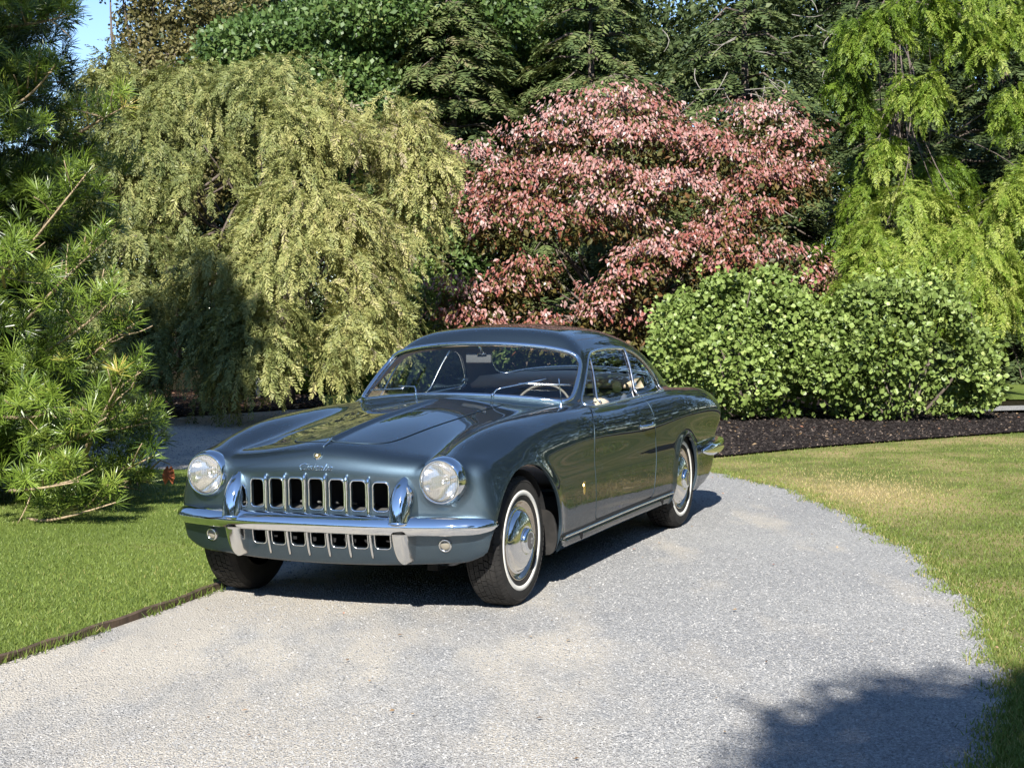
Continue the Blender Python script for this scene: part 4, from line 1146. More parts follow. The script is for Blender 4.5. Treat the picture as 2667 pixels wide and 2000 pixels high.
def unit(v): return v / (np.linalg.norm(v, axis=-1, keepdims=True) + 1e-9)
def frames(A, Nv):
    A = unit(A); Z = unit(Nv - A * (A * Nv).sum(-1, keepdims=True)); Yv = np.cross(Z, A)
    return np.stack([A, Yv, Z], -1)                   # columns
class Elem:
    """one foliage element: template triangles with a little tint variation of its own"""
    def __init__(s, V, F, dt=None): s.V = np.array(V, float); s.F = np.array(F, int); s.dt = np.zeros(len(V)) if dt is None else np.array(dt, float)

def in_frame(P, m=1.0):
    d = P[:, 1]; return (d > .5) & (np.abs(P[:, 0]) < d * .3228 * m) & (P[:, 2] - CAM_H < d * .192 * m) & (P[:, 2] - CAM_H > -d * .30)

def place(owner, elems, P, A, Nv, S, mat, tint, n_parts=0, part_name='leaf', mass_name='foliage', rank=None):
    n = len(P); var = rng.integers(0, len(elems), n); R = frames(A, Nv); S = np.broadcast_to(S, (n,)).astype(float)
    pick = np.zeros(n, bool)
    if n_parts:
        sc = np.where(in_frame(P, .97), S / P[:, 1], -1.0)
        tocam = unit(np.array([0, 0, CAM_H]) - P)
        sc = sc * (.35 + np.abs((R[:, :, 2] * tocam).sum(1)))
        if rank is not None: sc = sc * rank
        idx = np.argsort(-sc)[:n_parts]; pick[idx[sc[idx] > 0]] = True
        tb = np.clip((tint * 4).astype(int), 0, 3); cache = {}
        for i in np.nonzero(pick)[0]:
            key = (var[i], tb[i])
            if key not in cache:
                e = elems[key[0]]; cache[key] = mesh_np(part_name, e.V, e.F, mat, smooth=False, tint=np.clip((key[1] + .5) / 4 + e.dt, 0, 1))
            o = bpy.data.objects.new(part_name, cache[key]); COL.objects.link(o)
            M = np.eye(4); M[:3, :3] = R[i] * S[i]; M[:3, 3] = P[i]
            if owner is not None: o.parent = owner; M[:3, 3] -= np.array(owner.location)
            o.matrix_basis = Matrix(M.tolist())
    VV = []; FF = []; TT = []; base = 0
    off = np.array(owner.location) if owner is not None else np.zeros(3)
    for k, e in enumerate(elems):
        m = (var == k) & ~pick
        if not m.any(): continue
        V = np.einsum('nij,kj->nki', R[m] * S[m][:, None, None], e.V) + (P[m] - off)[:, None, :]
        c = len(e.V); q = m.sum()
        VV.append(V.reshape(-1, 3)); FF.append((e.F[None] + (np.arange(q) * c)[:, None, None]).reshape(-1, 3) + base)
        TT.append(np.clip(tint[m][:, None] + e.dt[None], 0, 1).ravel()); base += q * c
    o = link(mass_name, mesh_np(mass_name, np.concatenate(VV), np.concatenate(FF), mat, smooth=False, tint=np.concatenate(TT)), owner)
    tag(o, kind='stuff')
    return o

# --- element templates
def ovate(w=.26, curl=.10, tipz=-.12):
    V = [(0, 0, 0), (.28, w * .85, curl * .6), (.28, -w * .85, curl * .6), (.62, w, curl * .5), (.62, -w, curl * .5), (1, 0, tipz), (.35, 0, 0), (.68, 0, -.02)]
    return Elem(V, [(0, 6, 1), (0, 2, 6), (1, 6, 7), (1, 7, 3), (6, 2, 4), (6, 4, 7), (3, 7, 5), (7, 4, 5)])
def small_leaf(w=.28): return Elem([(0, 0, 0), (.5, w, .06), (.5, -w, .06), (1, 0, -.05)], [(0, 2, 1), (1, 2, 3)])
LEAF_OVATE = [ovate(.24, .10, -.14), ovate(.20, .14, -.22), ovate(.27, .06, -.06)]
LEAF_ROUND = [ovate(.42, .10, -.05), ovate(.38, .14, .02), ovate(.45, .05, -.10)]
def spray_elem(n, L, leaf, w, ang, droop, seed, flat=.15, twig=True, side=2):
    r = np.random.default_rng(seed); V = []; F = []; dt = []
    def tri_leaf(b, d, nrm, l, ww, t):
        s = np.cross(nrm, d); s /= np.linalg.norm(s) + 1e-9; i = len(V)
        V.extend([b, b + d * l * .5 + s * ww, b + d * l * .5 - s * ww, b + d * l]); F.extend([(i, i + 2, i + 1), (i + 1, i + 2, i + 3)]); dt.extend([t] * 4)
    for k in range(n):
        s = (k + .5) / n * L; sg = 1 if k % 2 else -1
        b = np.array([s, 0, -droop * (s / L)**2 * L]); a = ang * (1 + .25 * r.normal())
        d = np.array([math.cos(a), sg * math.sin(a), flat * r.normal() - droop * s / L * .8]); d /= np.linalg.norm(d)
        nrm = np.array([.3 * r.normal(), .3 * r.normal(), 1.]); nrm /= np.linalg.norm(nrm)
        tri_leaf(b, d, nrm, leaf * (1 - .55 * (k / n)**1.5) * (.75 + .5 * r.random()), w * (.8 + .4 * r.random()), .07 * r.normal())
    if twig:
        i = len(V); V.extend([np.array([0, .006, 0]), np.array([0, -.006, 0]), np.array([L, 0, -droop * L])]); F.append((i, i + 1, i + 2)); dt.extend([.25] * 3)
    return Elem(V, F, dt)
WEEP = [spray_elem(15, 1.0, .30, .040, .65, .12, 10 + i, .25) for i in range(4)]
FEATHER = [spray_elem(16, 1.0, .34, .045, .75, .10, 30 + i, .15) for i in range(4)]
FLAT = [spray_elem(14, 1.0, .42, .055, .85, .22, 50 + i, .12) for i in range(4)]
def whorl_elem(seed, n=24):
    r = np.random.default_rng(seed); V = []; F = []; dt = []
    for k in range(n):
        az = 2 * math.pi * k / n + .2 * r.normal(); po = math.radians(38 + 34 * r.random()); l = .8 + .35 * r.random()
        d = np.array([math.cos(po), math.sin(po) * math.cos(az), math.sin(po) * math.sin(az)])
        s = np.cross(d, [1, .1, .2]); s /= np.linalg.norm(s); i = len(V); b = np.array([-.25 * r.random(), 0, 0]); sag = np.array([-.10, 0, 0])
        V.extend([b - s * .012, b + s * .012, b + d * l * .6 + s * .024, b + d * l * .6 - s * .024, b + d * l + sag]); F.extend([(i, i + 1, i + 2), (i, i + 2, i + 3), (i + 3, i + 2, i + 4)]); dt.extend([.10 * r.normal()] * 5)
    return Elem(V, F, dt)
WHORL = [whorl_elem(70 + i) for i in range(4)]
def clump_elem(seed, n=9, ll=.34, w=.11):
    r = np.random.default_rng(seed); V = []; F = []; dt = []
    for k in range(n):
        b = r.normal(size=3) * .30; d = r.normal(size=3) + [.5, 0, 0]; d /= np.linalg.norm(d); nn = r.normal(size=3) * .5 + [0, 0, 1]; s = np.cross(nn, d); s /= np.linalg.norm(s)
        i = len(V); l = ll * (.7 + .6 * r.random()); V.extend([b, b + d * l * .45 + s * w, b + d * l * .45 - s * w, b + d * l]); F.extend([(i, i + 2, i + 1), (i + 1, i + 2, i + 3)]); dt.extend([.08 * r.normal()] * 4)
    return Elem(V, F, dt)
CLUMP = [clump_elem(90 + i) for i in range(4)]

# --- materials for the plants
M_weep = foliage_mat('weeping_needles', [(0, (.085, .115, .035)), (.35, (.22, .25, .085)), (.65, (.37, .375, .135)), (.85, (.48, .45, .18)), (1, (.36, .30, .21))], .30, .5, .3)
M_kousa = foliage_mat('autumn_red_leaves', [(0, (.055, .060, .014)), (.18, (.12, .095, .025)), (.36, (.25, .068, .05)), (.6, (.37, .19, .17)), (.8, (.44, .30, .275)), (1, (.57, .49, .46))], .22, .5, .35, (1, .75, .55))  # near-white end of the ramp is leaf gloss put into the colour
M_shrub = foliage_mat('pale_green_leaves', [(0, (.075, .120, .020)), (.4, (.165, .235, .055)), (.75, (.27, .35, .10)), (1, (.38, .43, .15))], .22, .45, .4)
M_feather = foliage_mat('bright_feathery_leaves', [(0, (.06, .115, .014)), (.35, (.16, .25, .026)), (.65, (.32, .395, .075)), (1, (.47, .485, .14))], .40, .5, .3)
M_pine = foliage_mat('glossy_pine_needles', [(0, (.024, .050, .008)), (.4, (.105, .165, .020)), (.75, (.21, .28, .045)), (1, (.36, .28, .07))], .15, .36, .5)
M_conifer = foliage_mat('dark_conifer_needles', [(0, (.024, .042, .015)), (.45, (.070, .100, .034)), (.8, (.145, .175, .06)), (1, (.19, .17, .09))], .12, .55, .3)
M_broad = foliage_mat('dark_green_leaves', [(0, (.028, .058, .014)), (.5, (.075, .130, .032)), (.85, (.15, .21, .065)), (1, (.24, .26, .09))], .25, .45, .4)
M_yellow = foliage_mat('yellowing_leaves', [(0, (.10, .10, .03)), (.5, (.20, .18, .07)), (1, (.34, .28, .13))], .3, .5, .3)
M_under = M_under
B_grey = bark_mat('grey_brown_bark', (.055, .042, .034), (.17, .135, .11))
B_red = bark_mat('reddish_fibrous_bark', (.085, .045, .030), (.23, .14, .10), 12)
B_pale = bark_mat('pale_tan_bark', (.24, .17, .10), (.46, .36, .23), 30)

def limb(mb, a, b, r0, r1, bend=.08, n=8, sag=0.0):
    a = np.array(a, float); b = np.array(b, float); t = np.linspace(0, 1, n)[:, None]; L = np.linalg.norm(b - a)
    w = rng.normal(size=3) * bend * L
    P = a * (1 - t) + b * t + np.sin(t * math.pi) * w + np.array([0, 0, -sag * L]) * (t * (t - 1) * -4)
    mb.tube(P, np.linspace(r0, r1, n), 7)
def trunk_obj(root, pts, r, mat, limbs=(), name='trunk'):
    o_ = np.array(root.location); mb = MB(); P = np.array(pts, float) - o_; rr = np.linspace(r, r * .45, len(P)); rr[0] *= 1.3
    mb.tube(P, rr, 12)
    for (a, b, r0, r1) in limbs: limb(mb, np.array(a) - o_, np.array(b) - o_, r0, r1)
    return mb.build(name, mat, root)

def dome_pts(c, rx, ry, h, hang, n):
    """points, direction of growth and outward normal on a weeping dome with a ragged curtain"""
    A_d = 2.2 * rx * ry + (rx + ry) * h; A_c = (rx + ry) * 3.14 * hang * .8; k = rng.random(n) < A_d / (A_d + A_c)
    az = rng.random(n) * 6.283; th = np.arccos(1 - rng.random(n) * .98); th = np.where(k, th, math.pi / 2)
    g = np.sin(az * 5 + c[0] * 7) * .5 + np.sin(az * 11 + c[2] * 5) * .35 + np.sin(az * 23 + c[1]) * .25
    rad = np.sin(th) * (1 + .10 * g) * np.where(k, 1, 1.0 + .04 * rng.normal(size=n)); z = h * np.cos(th)
    depth = rng.random(n)**1.15 * hang * (.72 + .34 * g); z = np.where(k, z, -depth); rad = np.where(k, rad, rad * (1 - .10 * depth / max(hang, .01)))
    ra = np.stack([np.cos(az), np.sin(az), 0 * az], 1); rs = np.stack([np.cos(az) * rx, np.sin(az) * ry, 0 * az], 1)
    P = np.array(c) + rs * rad[:, None] * (1 - .22 * (rng.random(n)**2))[:, None]; P[:, 2] += z - rng.random(n)**2 * .25 * h * k + .04 * rng.normal(size=n)
    D = np.where(k[:, None], ra * (np.cos(th)[:, None] + .25), ra * .10) + rng.normal(size=(n, 3)) * .16; D[:, 2] -= np.where(k, .35 + np.sin(th), 1.3)
    Nv = ra * np.where(k, np.sin(th) + .2, 1)[:, None] + rng.normal(size=(n, 3)) * .35; Nv[:, 2] += np.where(k, np.cos(th) + .3, .15)
    return P, D, Nv
def domes(specs, dens, sway=.8, chain=4, step=.15, gap=-.15, gs=2.0, arch=.0):
    """hanging strands: each strand is a chain of sprays that starts on a dome and runs down"""
    P = []; D = []; Nv = []
    for (x, ya, yr, hw, hang, Y) in specs:
        k = KD * Y; a = at(x, ya, Y); rr = at(x, yr, Y); h = a[2] - rr[2]; rx = hw * k; hg = hang * k
        area = 4 * rx * rx * sway + 6.28 * rx * hg * .8; n = int(area * dens / (chain * .62))
        p, d, q = dome_pts((rr[0], Y, rr[2]), rx, rx * sway, h, hg * .75, n)
        m = fbm(np.column_stack([p[:, 0] + .4 * p[:, 1], p[:, 2] * 1.3]), gs, int(x)) > gap; p, d, q = p[m], d[m], q[m]; n = len(p)
        ra = unit((p - np.array([rr[0], Y, 0])) * [1, 1, 0] / [1, sway, 1]); dirv = unit(unit(d) * (1 - arch) + arch * (ra * 1.1 + rng.normal(size=p.shape) * .38 + [0, 0, .12])); p = p - ra * (.22 * arch); L = rng.integers(1, chain + 1, n); drift = rng.normal(size=(n, 3)) * .25
        for j in range(chain):
            m = L > j
            P.append(p[m] + rng.normal(size=(m.sum(), 3)) * .02); D.append(dirv[m] + rng.normal(size=(m.sum(), 3)) * .22); Nv.append(q[m])
            p = p + dirv * step; dirv = unit(dirv + drift * .3 + np.array([0, 0, -.42]))
    P = np.concatenate(P); keep = P[:, 2] > .08
    return P[keep], np.concatenate(D)[keep], np.concatenate(Nv)[keep]

def blob_pts(blobs, dens, inner=.25):
    """shell points of overlapping ellipsoids, outward normals"""
    P = []; Nv = []
    B = np.array(blobs, float)
    for b in B:
        c, r = b[:3], b[3:6]; n = int(dens * 4 * math.pi * (r[0] * r[1] * r[2])**(2 / 3))
        d = unit(rng.normal(size=(n, 3))); s = 1 - inner * rng.random(n)**1.6 + .07 * rng.normal(size=n)
        P.append(c + d * r * s[:, None]); Nv.append(unit(d / r))
    P = np.concatenate(P); Nv = np.concatenate(Nv); ins = np.zeros(len(P), bool)
    for b in B: ins |= (((P - b[:3]) / b[3:6])**2).sum(1) < .5
    k = ~ins & (P[:, 2] > .05)
    return P[k], Nv[k]

# --- weeping hemlock behind the drive
root = empty('weeping_tree', (-3.75, 22.6, 0)); tag(root, 'broad weeping evergreen with olive yellow drooping sprays beyond the drive, left of the car', 'tree')
W = [(235, 85, 160, 55, 130, 24.2), (190, 150, 220, 60, 160, 23.6), (300, 150, 240, 120, 150, 23.8), (420, 130, 215, 140, 190, 24.0), (600, 122, 205, 190, 165, 23.6), (760, 165, 240, 120, 150, 23.4), (850, 200, 285, 95, 230, 22.8), (910, 250, 330, 55, 170, 22.7), (540, 195, 280, 150, 130, 22.5), (690, 230, 310, 125, 125, 22.2), (330, 225, 300, 90, 160, 23.0), (440, 270, 330, 80, 110, 22.4), (260, 330, 420, 90, 170, 22.6),
     (660, 385, 450, 150, 90, 21.5), (790, 420, 500, 75, 180, 21.8), (560, 420, 480, 90, 70, 21.4), (480, 505, 570, 85, 90, 20.9), (620, 500, 570, 130, 80, 20.9), (740, 520, 600, 90, 120, 21.0), (830, 560, 640, 50, 140, 21.6), (270, 560, 640, 100, 190, 21.9), (350, 620, 690, 85, 150, 21.5), (560, 620, 680, 95, 100, 20.4), (660, 630, 700, 110, 90, 20.4), (760, 640, 700, 70, 100, 20.8), (460, 640, 710, 70, 110, 20.8), (900, 430, 470, 45, 130, 22.8), (250, 640, 720, 90, 170, 21.3), (350, 700, 760, 85, 150, 20.9), (440, 720, 770, 70, 120, 20.6), (560, 700, 750, 90, 110, 20.2), (300, 480, 550, 90, 170, 22.0), (680, 710, 760, 80, 80, 20.6), (390, 400, 450, 60, 140, 22.2)]
P, D, Nv = domes(W, 330, .7, 6, .10, -.08, 2.6, .6)
n = len(P); t = np.clip(.46 + .13 * fbm(P[:, [0, 2]], 1.7, 11) + .16 * rng.normal(size=n) - .12 * (P[:, 2] < 1.6) + .14 * np.clip((P[:, 0] + 3.4) / 1.5, -1, 1) + .04, 0, 1)  # tint darker low and to the left, shade put into the colour
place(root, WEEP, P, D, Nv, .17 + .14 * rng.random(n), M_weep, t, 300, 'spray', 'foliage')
tip = lambda s: at(s[0], s[1] + .6 * (s[2] - s[1]) + 8, s[5] + .7)
trunk_obj(root, [(-3.5, 24.2, -.1), (-3.45, 24.2, 1.2), (-3.5, 24.1, 2.6), (-3.3, 24.1, 3.6)], .15, B_grey, [((-3.45, 24.2, .8 + .11 * i), tip(s), .03, .008) for i, s in enumerate(W)])

# --- red kousa dogwood behind the car
root = empty('red_tree', (1.9, 25.6, 0)); tag(root, 'wide tree in dusty red autumn leaf, its flat layered branches rising behind the car roof', 'tree')
TI = [(1330, 222, 120, 30, 25.6), (1240, 262, 90, 28, 25.4), (1420, 250, 80, 26, 25.8), (1170, 305, 95, 28, 25.2), (1360, 300, 150, 34, 25.2), (1500, 300, 90, 28, 25.6), (1650, 248, 95, 26, 25.8), (1710, 300, 85, 26, 25.6), (1590, 335, 130, 30, 25.2),
      (1050, 345, 85, 28, 25.2), (1130, 385, 110, 30, 24.9), (1290, 375, 140, 32, 24.8), (1440, 400, 140, 30, 24.8), (1640, 395, 120, 28, 25.0), (1740, 365, 60, 20, 25.3), (1020, 425, 85, 26, 24.9), (1170, 455, 130, 28, 24.5), (1330, 460, 120, 28, 24.5), (1600, 470, 120, 26, 24.7),
      (1060, 480, 70, 20, 24.6), (1420, 545, 110, 26, 24.1), (1530, 520, 110, 24, 24.2), (1370, 598, 75, 14, 23.9), (1305, 632, 55, 12, 23.9), (1570, 575, 90, 18, 24.1), (1650, 560, 100, 22, 24.4), (1740, 595, 65, 20, 24.5), (1140, 575, 75, 16, 24.3), (1010, 630, 75, 22, 24.4), (1100, 620, 70, 16, 24.3), (1020, 690, 85, 18, 24.2), (1285, 672, 52, 12, 23.8), (1170, 700, 60, 12, 24.0), (1390, 690, 60, 14, 24.2), (1785, 615, 35, 12, 24.4)]
P = []; Nv = []; ti = []
for i, (x, y, hw, hh, Y) in enumerate(TI):
    k = KD * Y; c = at(x, y, Y); rx, rz = hw * k * .96, hh * k * .85; ry = rx * .8; n = int(rx * ry * 1350)
    th = rng.random(n) * 6.283; r = np.sqrt(rng.random(n)) * (1 + .22 * np.sin(th * 5 + i) + .16 * np.sin(th * 9 + 2 * i) + .10 * np.sin(th * 17 + i)); tl = rng.normal(size=2) * .12 + [np.clip((x - 1370) / 420, -1, 1) * .22, 0]; zz = rz * (1.0 - 1.2 * r * r) * .85 + rng.normal(size=n) * rz * .30 + .07 * np.sin(th * 3 + i) * r + .07 * np.sin(th * 7 + r * 6 + i) + .05 * np.sin(th * 13 - r * 9) + (np.cos(th) * tl[0] + np.sin(th) * tl[1]) * r * rx
    P.append(c + np.stack([np.cos(th) * r * rx, np.sin(th) * r * ry, zz], 1)); Nv.append(np.stack([np.cos(th) * r * .8, np.sin(th) * r * .8 - .35, .9 + 0 * th], 1))
    pale = np.clip((660 - y) / 420, .1, 1.0); ti.append(.47 + .15 * pale + .16 * rng.normal(size=n) + .10 * np.sin(i * 2.3))  # upper tiers tinted paler, for pale undersides and painted gloss
P = np.concatenate(P); Nv = np.concatenate(Nv); t = np.clip(np.concatenate(ti), .22, 1); n = len(P)
t = np.where(rng.random(n) < .13, .10 + .1 * rng.random(n), t)
A = Nv * [1.0, 1.0, 0] * .9 + rng.normal(size=(n, 3)) * .40; A[:, 2] -= .75
place(root, LEAF_OVATE, P, A, Nv + rng.normal(size=(n, 3)) * .35, .055 + .045 * rng.random(n), M_kousa, t, 300, 'leaf', 'foliage')
# upright and outward sprigs breaking the outline of the tiers
m = 130; i = rng.integers(0, len(TI), m); q_ = np.array(TI)[i]; kx = KD * q_[:, 4]; C = np.array([at(a[0], a[1], a[4]) for a in TI])[i]; th = rng.random(m) * 6.283; r = .55 + .5 * rng.random(m)
b0 = C + np.stack([np.cos(th) * r * q_[:, 2] * kx, np.sin(th) * r * q_[:, 2] * kx * .8, .02 + 0 * th], 1); dd = unit(np.stack([np.cos(th), np.sin(th), .15 + .9 * rng.random(m)], 1) + rng.normal(size=(m, 3)) * .25); kk = 14
L_ = .18 + .32 * rng.random(m); PS = (b0[:, None] + dd[:, None] * (L_[:, None] * (np.arange(kk) / kk)[None])[:, :, None] + rng.normal(size=(m, kk, 3)) * .03).reshape(-1, 3); n = len(PS)
AS = np.repeat(dd, kk, 0) * .5 + rng.normal(size=(n, 3)) * .45; AS[:, 2] -= .8
place(root, LEAF_OVATE, PS, AS, np.repeat(dd, kk, 0) * .4 + rng.normal(size=(n, 3)) * .4 + [0, -.35, .6], .055 + .045 * rng.random(n), M_kousa, np.clip(.66 + .16 * rng.normal(size=n), .3, 1), 0, mass_name='sprigs')
# olive inner leaves under the tiers
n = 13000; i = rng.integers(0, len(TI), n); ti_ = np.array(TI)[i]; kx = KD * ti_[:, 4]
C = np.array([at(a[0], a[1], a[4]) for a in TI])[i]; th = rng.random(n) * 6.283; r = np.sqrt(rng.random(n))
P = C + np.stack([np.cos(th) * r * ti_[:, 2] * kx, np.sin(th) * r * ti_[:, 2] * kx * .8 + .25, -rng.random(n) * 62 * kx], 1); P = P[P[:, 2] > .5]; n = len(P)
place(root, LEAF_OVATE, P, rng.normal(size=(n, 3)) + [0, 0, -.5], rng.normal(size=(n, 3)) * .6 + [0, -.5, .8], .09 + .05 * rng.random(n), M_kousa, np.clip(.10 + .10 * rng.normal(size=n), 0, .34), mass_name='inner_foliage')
trunk_obj(root, [(1.9, 25.6, -.1), (1.85, 25.6, .5), (1.95, 25.5, 1.1)], .12, B_grey, [((1.95, 25.5, .4 + .03 * k_), at(s[0], s[1] + 14, s[4] + .2), .028, .006) for k_, s in enumerate(TI)])

# --- the two pale green shrubs on the mulch
def mound(name, label, cx, hw, ytop, Y, seed, ybase=912):
    r = np.random.default_rng(seed); k = KD * Y; b = at(cx, ybase, Y); top = at(cx, ytop, Y)[2]; rx = hw * k; root = empty(name, (b[0], Y, 0)); tag(root, label, 'shrub', 'pale green shrubs on the mulch bed')
    B = [(b[0], Y, top * .40, rx * .84, rx * .80, top * .52)]
    for j in range(17):
        a = r.random() * 6.283; e_ = -.5 + 1.75 * r.random(); z = top * (.40 + .40 * math.sin(e_)); q = math.cos(e_) + .04
        B.append((b[0] + math.cos(a) * rx * .66 * q, Y + math.sin(a) * rx * .62 * q, z, rx * (.26 + .16 * r.random()), rx * .34, top * (.15 + .12 * r.random())))
    for j in range(7):
        a = r.random() * 6.283; z = top * (.82 + .12 * r.random()); B.append((b[0] + math.cos(a) * rx * .42 * r.random()**.5, Y + math.sin(a) * rx * .3, z, rx * (.13 + .10 * r.random()), rx * .2, top * (.08 + .06 * r.random())))
    P, Nv = blob_pts(B, 720, .55); kp = fbm(P[:, [0, 2]] + P[:, [1, 1]] * .6, 3.2, seed + 40) > -.32; P, Nv = P[kp], Nv[kp]; n = len(P)
    A = Nv * .6 + rng.normal(size=(n, 3)) * .75; A[:, 2] += .1; Nf = Nv * .55 + rng.normal(size=(n, 3)) * .85 + [0, -.1, .5]
    t = np.clip(.48 + .12 * fbm(P[:, [0, 2]], 2.5, seed) + .19 * rng.normal(size=n), 0, 1)
    place(root, LEAF_ROUND, P, A, Nf, .048 + .038 * rng.random(n), M_shrub, t, 300, 'leaf', 'foliage')
    # stray shoots standing out of the outline
    m = 150; j = rng.integers(0, n, m); dd = unit(Nv[j] * .6 + rng.normal(size=(m, 3)) * .3 + [0, 0, .8]); Ls = .10 + .26 * rng.random(m); kk = 9
    PS = (P[j][:, None] + dd[:, None] * (Ls[:, None] * (np.arange(kk) / kk)[None])[:, :, None]).reshape(-1, 3); m2 = len(PS)
    place(root, LEAF_ROUND, PS, rng.normal(size=(m2, 3)) + [0, 0, .3], rng.normal(size=(m2, 3)) * .6 + [0, -.3, .6], .045 + .03 * rng.random(m2), M_shrub, np.clip(.62 + .15 * rng.normal(size=m2), 0, 1), 0, mass_name='young_shoots')
    st = MB(); o_ = np.array([b[0], Y, 0])
    for j in range(9):
        a = r.random() * 6.283; e = np.array([math.cos(a) * rx * .6, math.sin(a) * rx * .6, top * (.5 + .4 * r.random())]); limb(st, (math.cos(a) * .12, math.sin(a) * .12, -.05), e, .022, .007)
    st.build('stem', B_grey, root)
mound('leafy_shrub', 'pale green round leaved shrub directly behind the rear wing of the car', 1608, 216, 590, 20.6, 3, 905)
mound('leafy_shrub', 'pale green round leaved shrub on the mulch, the one farther right from the car', 1952, 232, 612, 20.0, 5, 918)

# --- bright feathery conifer on the right
root = empty('feathery_tree', (5.1, 25.4, 0)); tag(root, 'tall conifer with bright yellow green feathery hanging branches above the right hand shrub', 'tree')
Fz = [(1960, 395, 460, 110, 150, 23.6), (1890, 480, 535, 65, 110, 23.2), (2040, 450, 510, 75, 120, 23.4), (2150, 375, 425, 95, 230, 22.9), (2190, 520, 570, 75, 170, 22.4), (1850, 0, 40, 45, 130, 25.2), (1910, -40, 10, 45, 130, 25.0), (1990, -60, -10, 60, 90, 25.0), (2060, -50, 10, 75, 120, 24.7), (2120, 30, 65, 35, 80, 24.8), (1955, 150, 170, 22, 110, 24.8), (2012, 150, 175, 26, 120, 24.6), (1915, 290, 320, 40, 60, 25.2), (2195, 110, 160, 40, 170, 25.0), (1830, 420, 450, 50, 60, 25.0), (1800, 480, 505, 35, 55, 24.9), (2130, 620, 660, 50, 90, 22.6), (2205, 330, 370, 35, 100, 23.2), (1850, 565, 590, 35, 50, 23.4), (1870, 200, 230, 25, 90, 25.6), (1880, 390, 430, 60, 50, 25.4), (2090, 560, 600, 50, 60, 23.0), (2030, 330, 370, 60, 60, 26.0), (1865, 300, 340, 35, 120, 26.6), (1900, 560, 620, 90, 130, 23.0), (2010, 560, 620, 100, 140, 22.8), (2120, 480, 540, 90, 200, 22.6), (1840, 640, 690, 50, 80, 22.9), (2160, -40, 20, 60, 110, 25.2), (2195, 20, 70, 50, 130, 25.0), (1830, 90, 130, 40, 120, 25.6), (1980, 480, 540, 120, 130, 23.3)]
P, D, Nv = domes(Fz, 320, .75, 5, .10, -.05, 2.4, .5); n = len(P)
t = np.clip(.52 + .15 * fbm(P[:, [0, 2]], 1.6, 21) + .15 * rng.normal(size=n) - .30 * np.clip((P[:, 1] - 24.3) / 1.2, 0, 1), 0, 1)  # sprays at the back tinted darker, shade put into the colour
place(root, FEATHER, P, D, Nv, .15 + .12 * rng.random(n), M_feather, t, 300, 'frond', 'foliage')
trunk_obj(root, [(7.0, 28.2, -.1), (6.95, 28.2, 1.5), (6.9, 28.2, 3.0), (6.85, 28.2, 4.6), (6.8, 28.2, 7), (6.8, 28.2, 9)], .18, B_grey, [((6.9, 28.2, 1.2 + .2 * i), at(s[0], s[1] + .7 * (s[2] - s[1]) + 10, s[5] + .8), .016, .005) for i, s in enumerate(Fz)])

# --- umbrella pine in the left foreground
root = empty('umbrella_pine', (-5.1, 12.9, 0)); tag(root, 'glossy umbrella pine with whorled needles filling the left edge, its low branches on the lawn', 'tree')
PB = []   # branch tips: (tip, base)
for j in range(420):
    z = .15 + 7.2 * rng.random()**1.0; a = -2.6 + 3.6 * rng.random(); R = (2.08 - .02 * z) * (.80 + .24 * rng.random())
    R *= 1 - .15 * max(0, z - 4.2) / 1.2
    R *= .86 + .22 * math.sin(z * 3.1 + a * 2)
    tipp = np.array([-5.1 + math.cos(a) * R, 12.9 + math.sin(a) * R * .92, max(z + .10, .22)]); PB.append((tipp, np.array([-5.1, 12.9, z * .95 + .1])))
for (x0, y0, x1, y1, Y) in ((170, 1010, 310, 800, 11.6), (180, 1000, 262, 818, 11.3), (110, 970, 200, 930, 11.0), (150, 810, 290, 700, 11.5), (100, 760, 250, 640, 11.3), (60, 690, 230, 520, 11.6), (40, 560, 190, 372, 11.8), (120, 1080, 330, 985, 11.9), (60, 1120, 250, 1085, 11.2), (20, 1060, 170, 1040, 10.9), (10, 620, 30, 560, 10.8), (0, 240, 120, 140, 11.8), (0, 60, 160, 30, 12.0), (0, 900, 120, 880, 11.0), (150, 300, 270, 230, 12.4), (200, 1060, 325, 1040, 12.6), (140, 940, 326, 912, 12.2)):
    PB.append((at(x1, y1, Y), at(x0, y0, Y + .5)))
P = []; D = []; brn = MB(); o_ = np.array([-5.1, 12.9, 0.])
for q, (tp, ba) in enumerate(PB):
    d = tp - ba; L = np.linalg.norm(d); d = d / L; st_ = 0.0 if q >= 420 else max(0, 1 - 1.5 / L)
    m = 22 if q >= 420 else (26 if tp[0] > -4.6 else 10)
    for k in range(m):
        s = st_ + (1 - st_) * ((k + .6) / m); b = ba + (tp - ba) * s; side = unit(np.cross(d, [0, 0, 1.]) * (1 if k % 2 else -1) + rng.normal(size=3) * .5)
        off = (1.05 - s) * (.42 if q < 420 else .30) * (.3 + .9 * rng.random()); p = b + side * off + np.array([0, 0, .05 + .12 * rng.random()])
        dd = unit(d * .7 + side * .6 + np.array([0, 0, .55]) + rng.normal(size=3) * .25)
        for w_ in range(2): P.append(p - dd * .085 * w_); D.append(dd)
    P.append(tp); D.append(unit(d + np.array([0, 0, .5])))
    if q >= 420 or q % 9 == 0:
        bb_ = MB() if q >= 420 else brn
        limb(bb_, ba - o_, tp - o_, .014 if q >= 420 else .02, .005, .05, 8)
        if q >= 420:
            for k in range(4):
                s = .35 + .15 * k; b = ba + (tp - ba) * s; e = b + unit(d + rng.normal(size=3) * .7 + [0, 0, .4]) * .28; limb(bb_, b - o_, e - o_, .007, .003, .05, 5)
            bb_.build('branch', B_pale, root)
P = np.array(P); D = np.array(D); k = P[:, 2] > .06; P, D = P[k], D[k]; n = len(P)
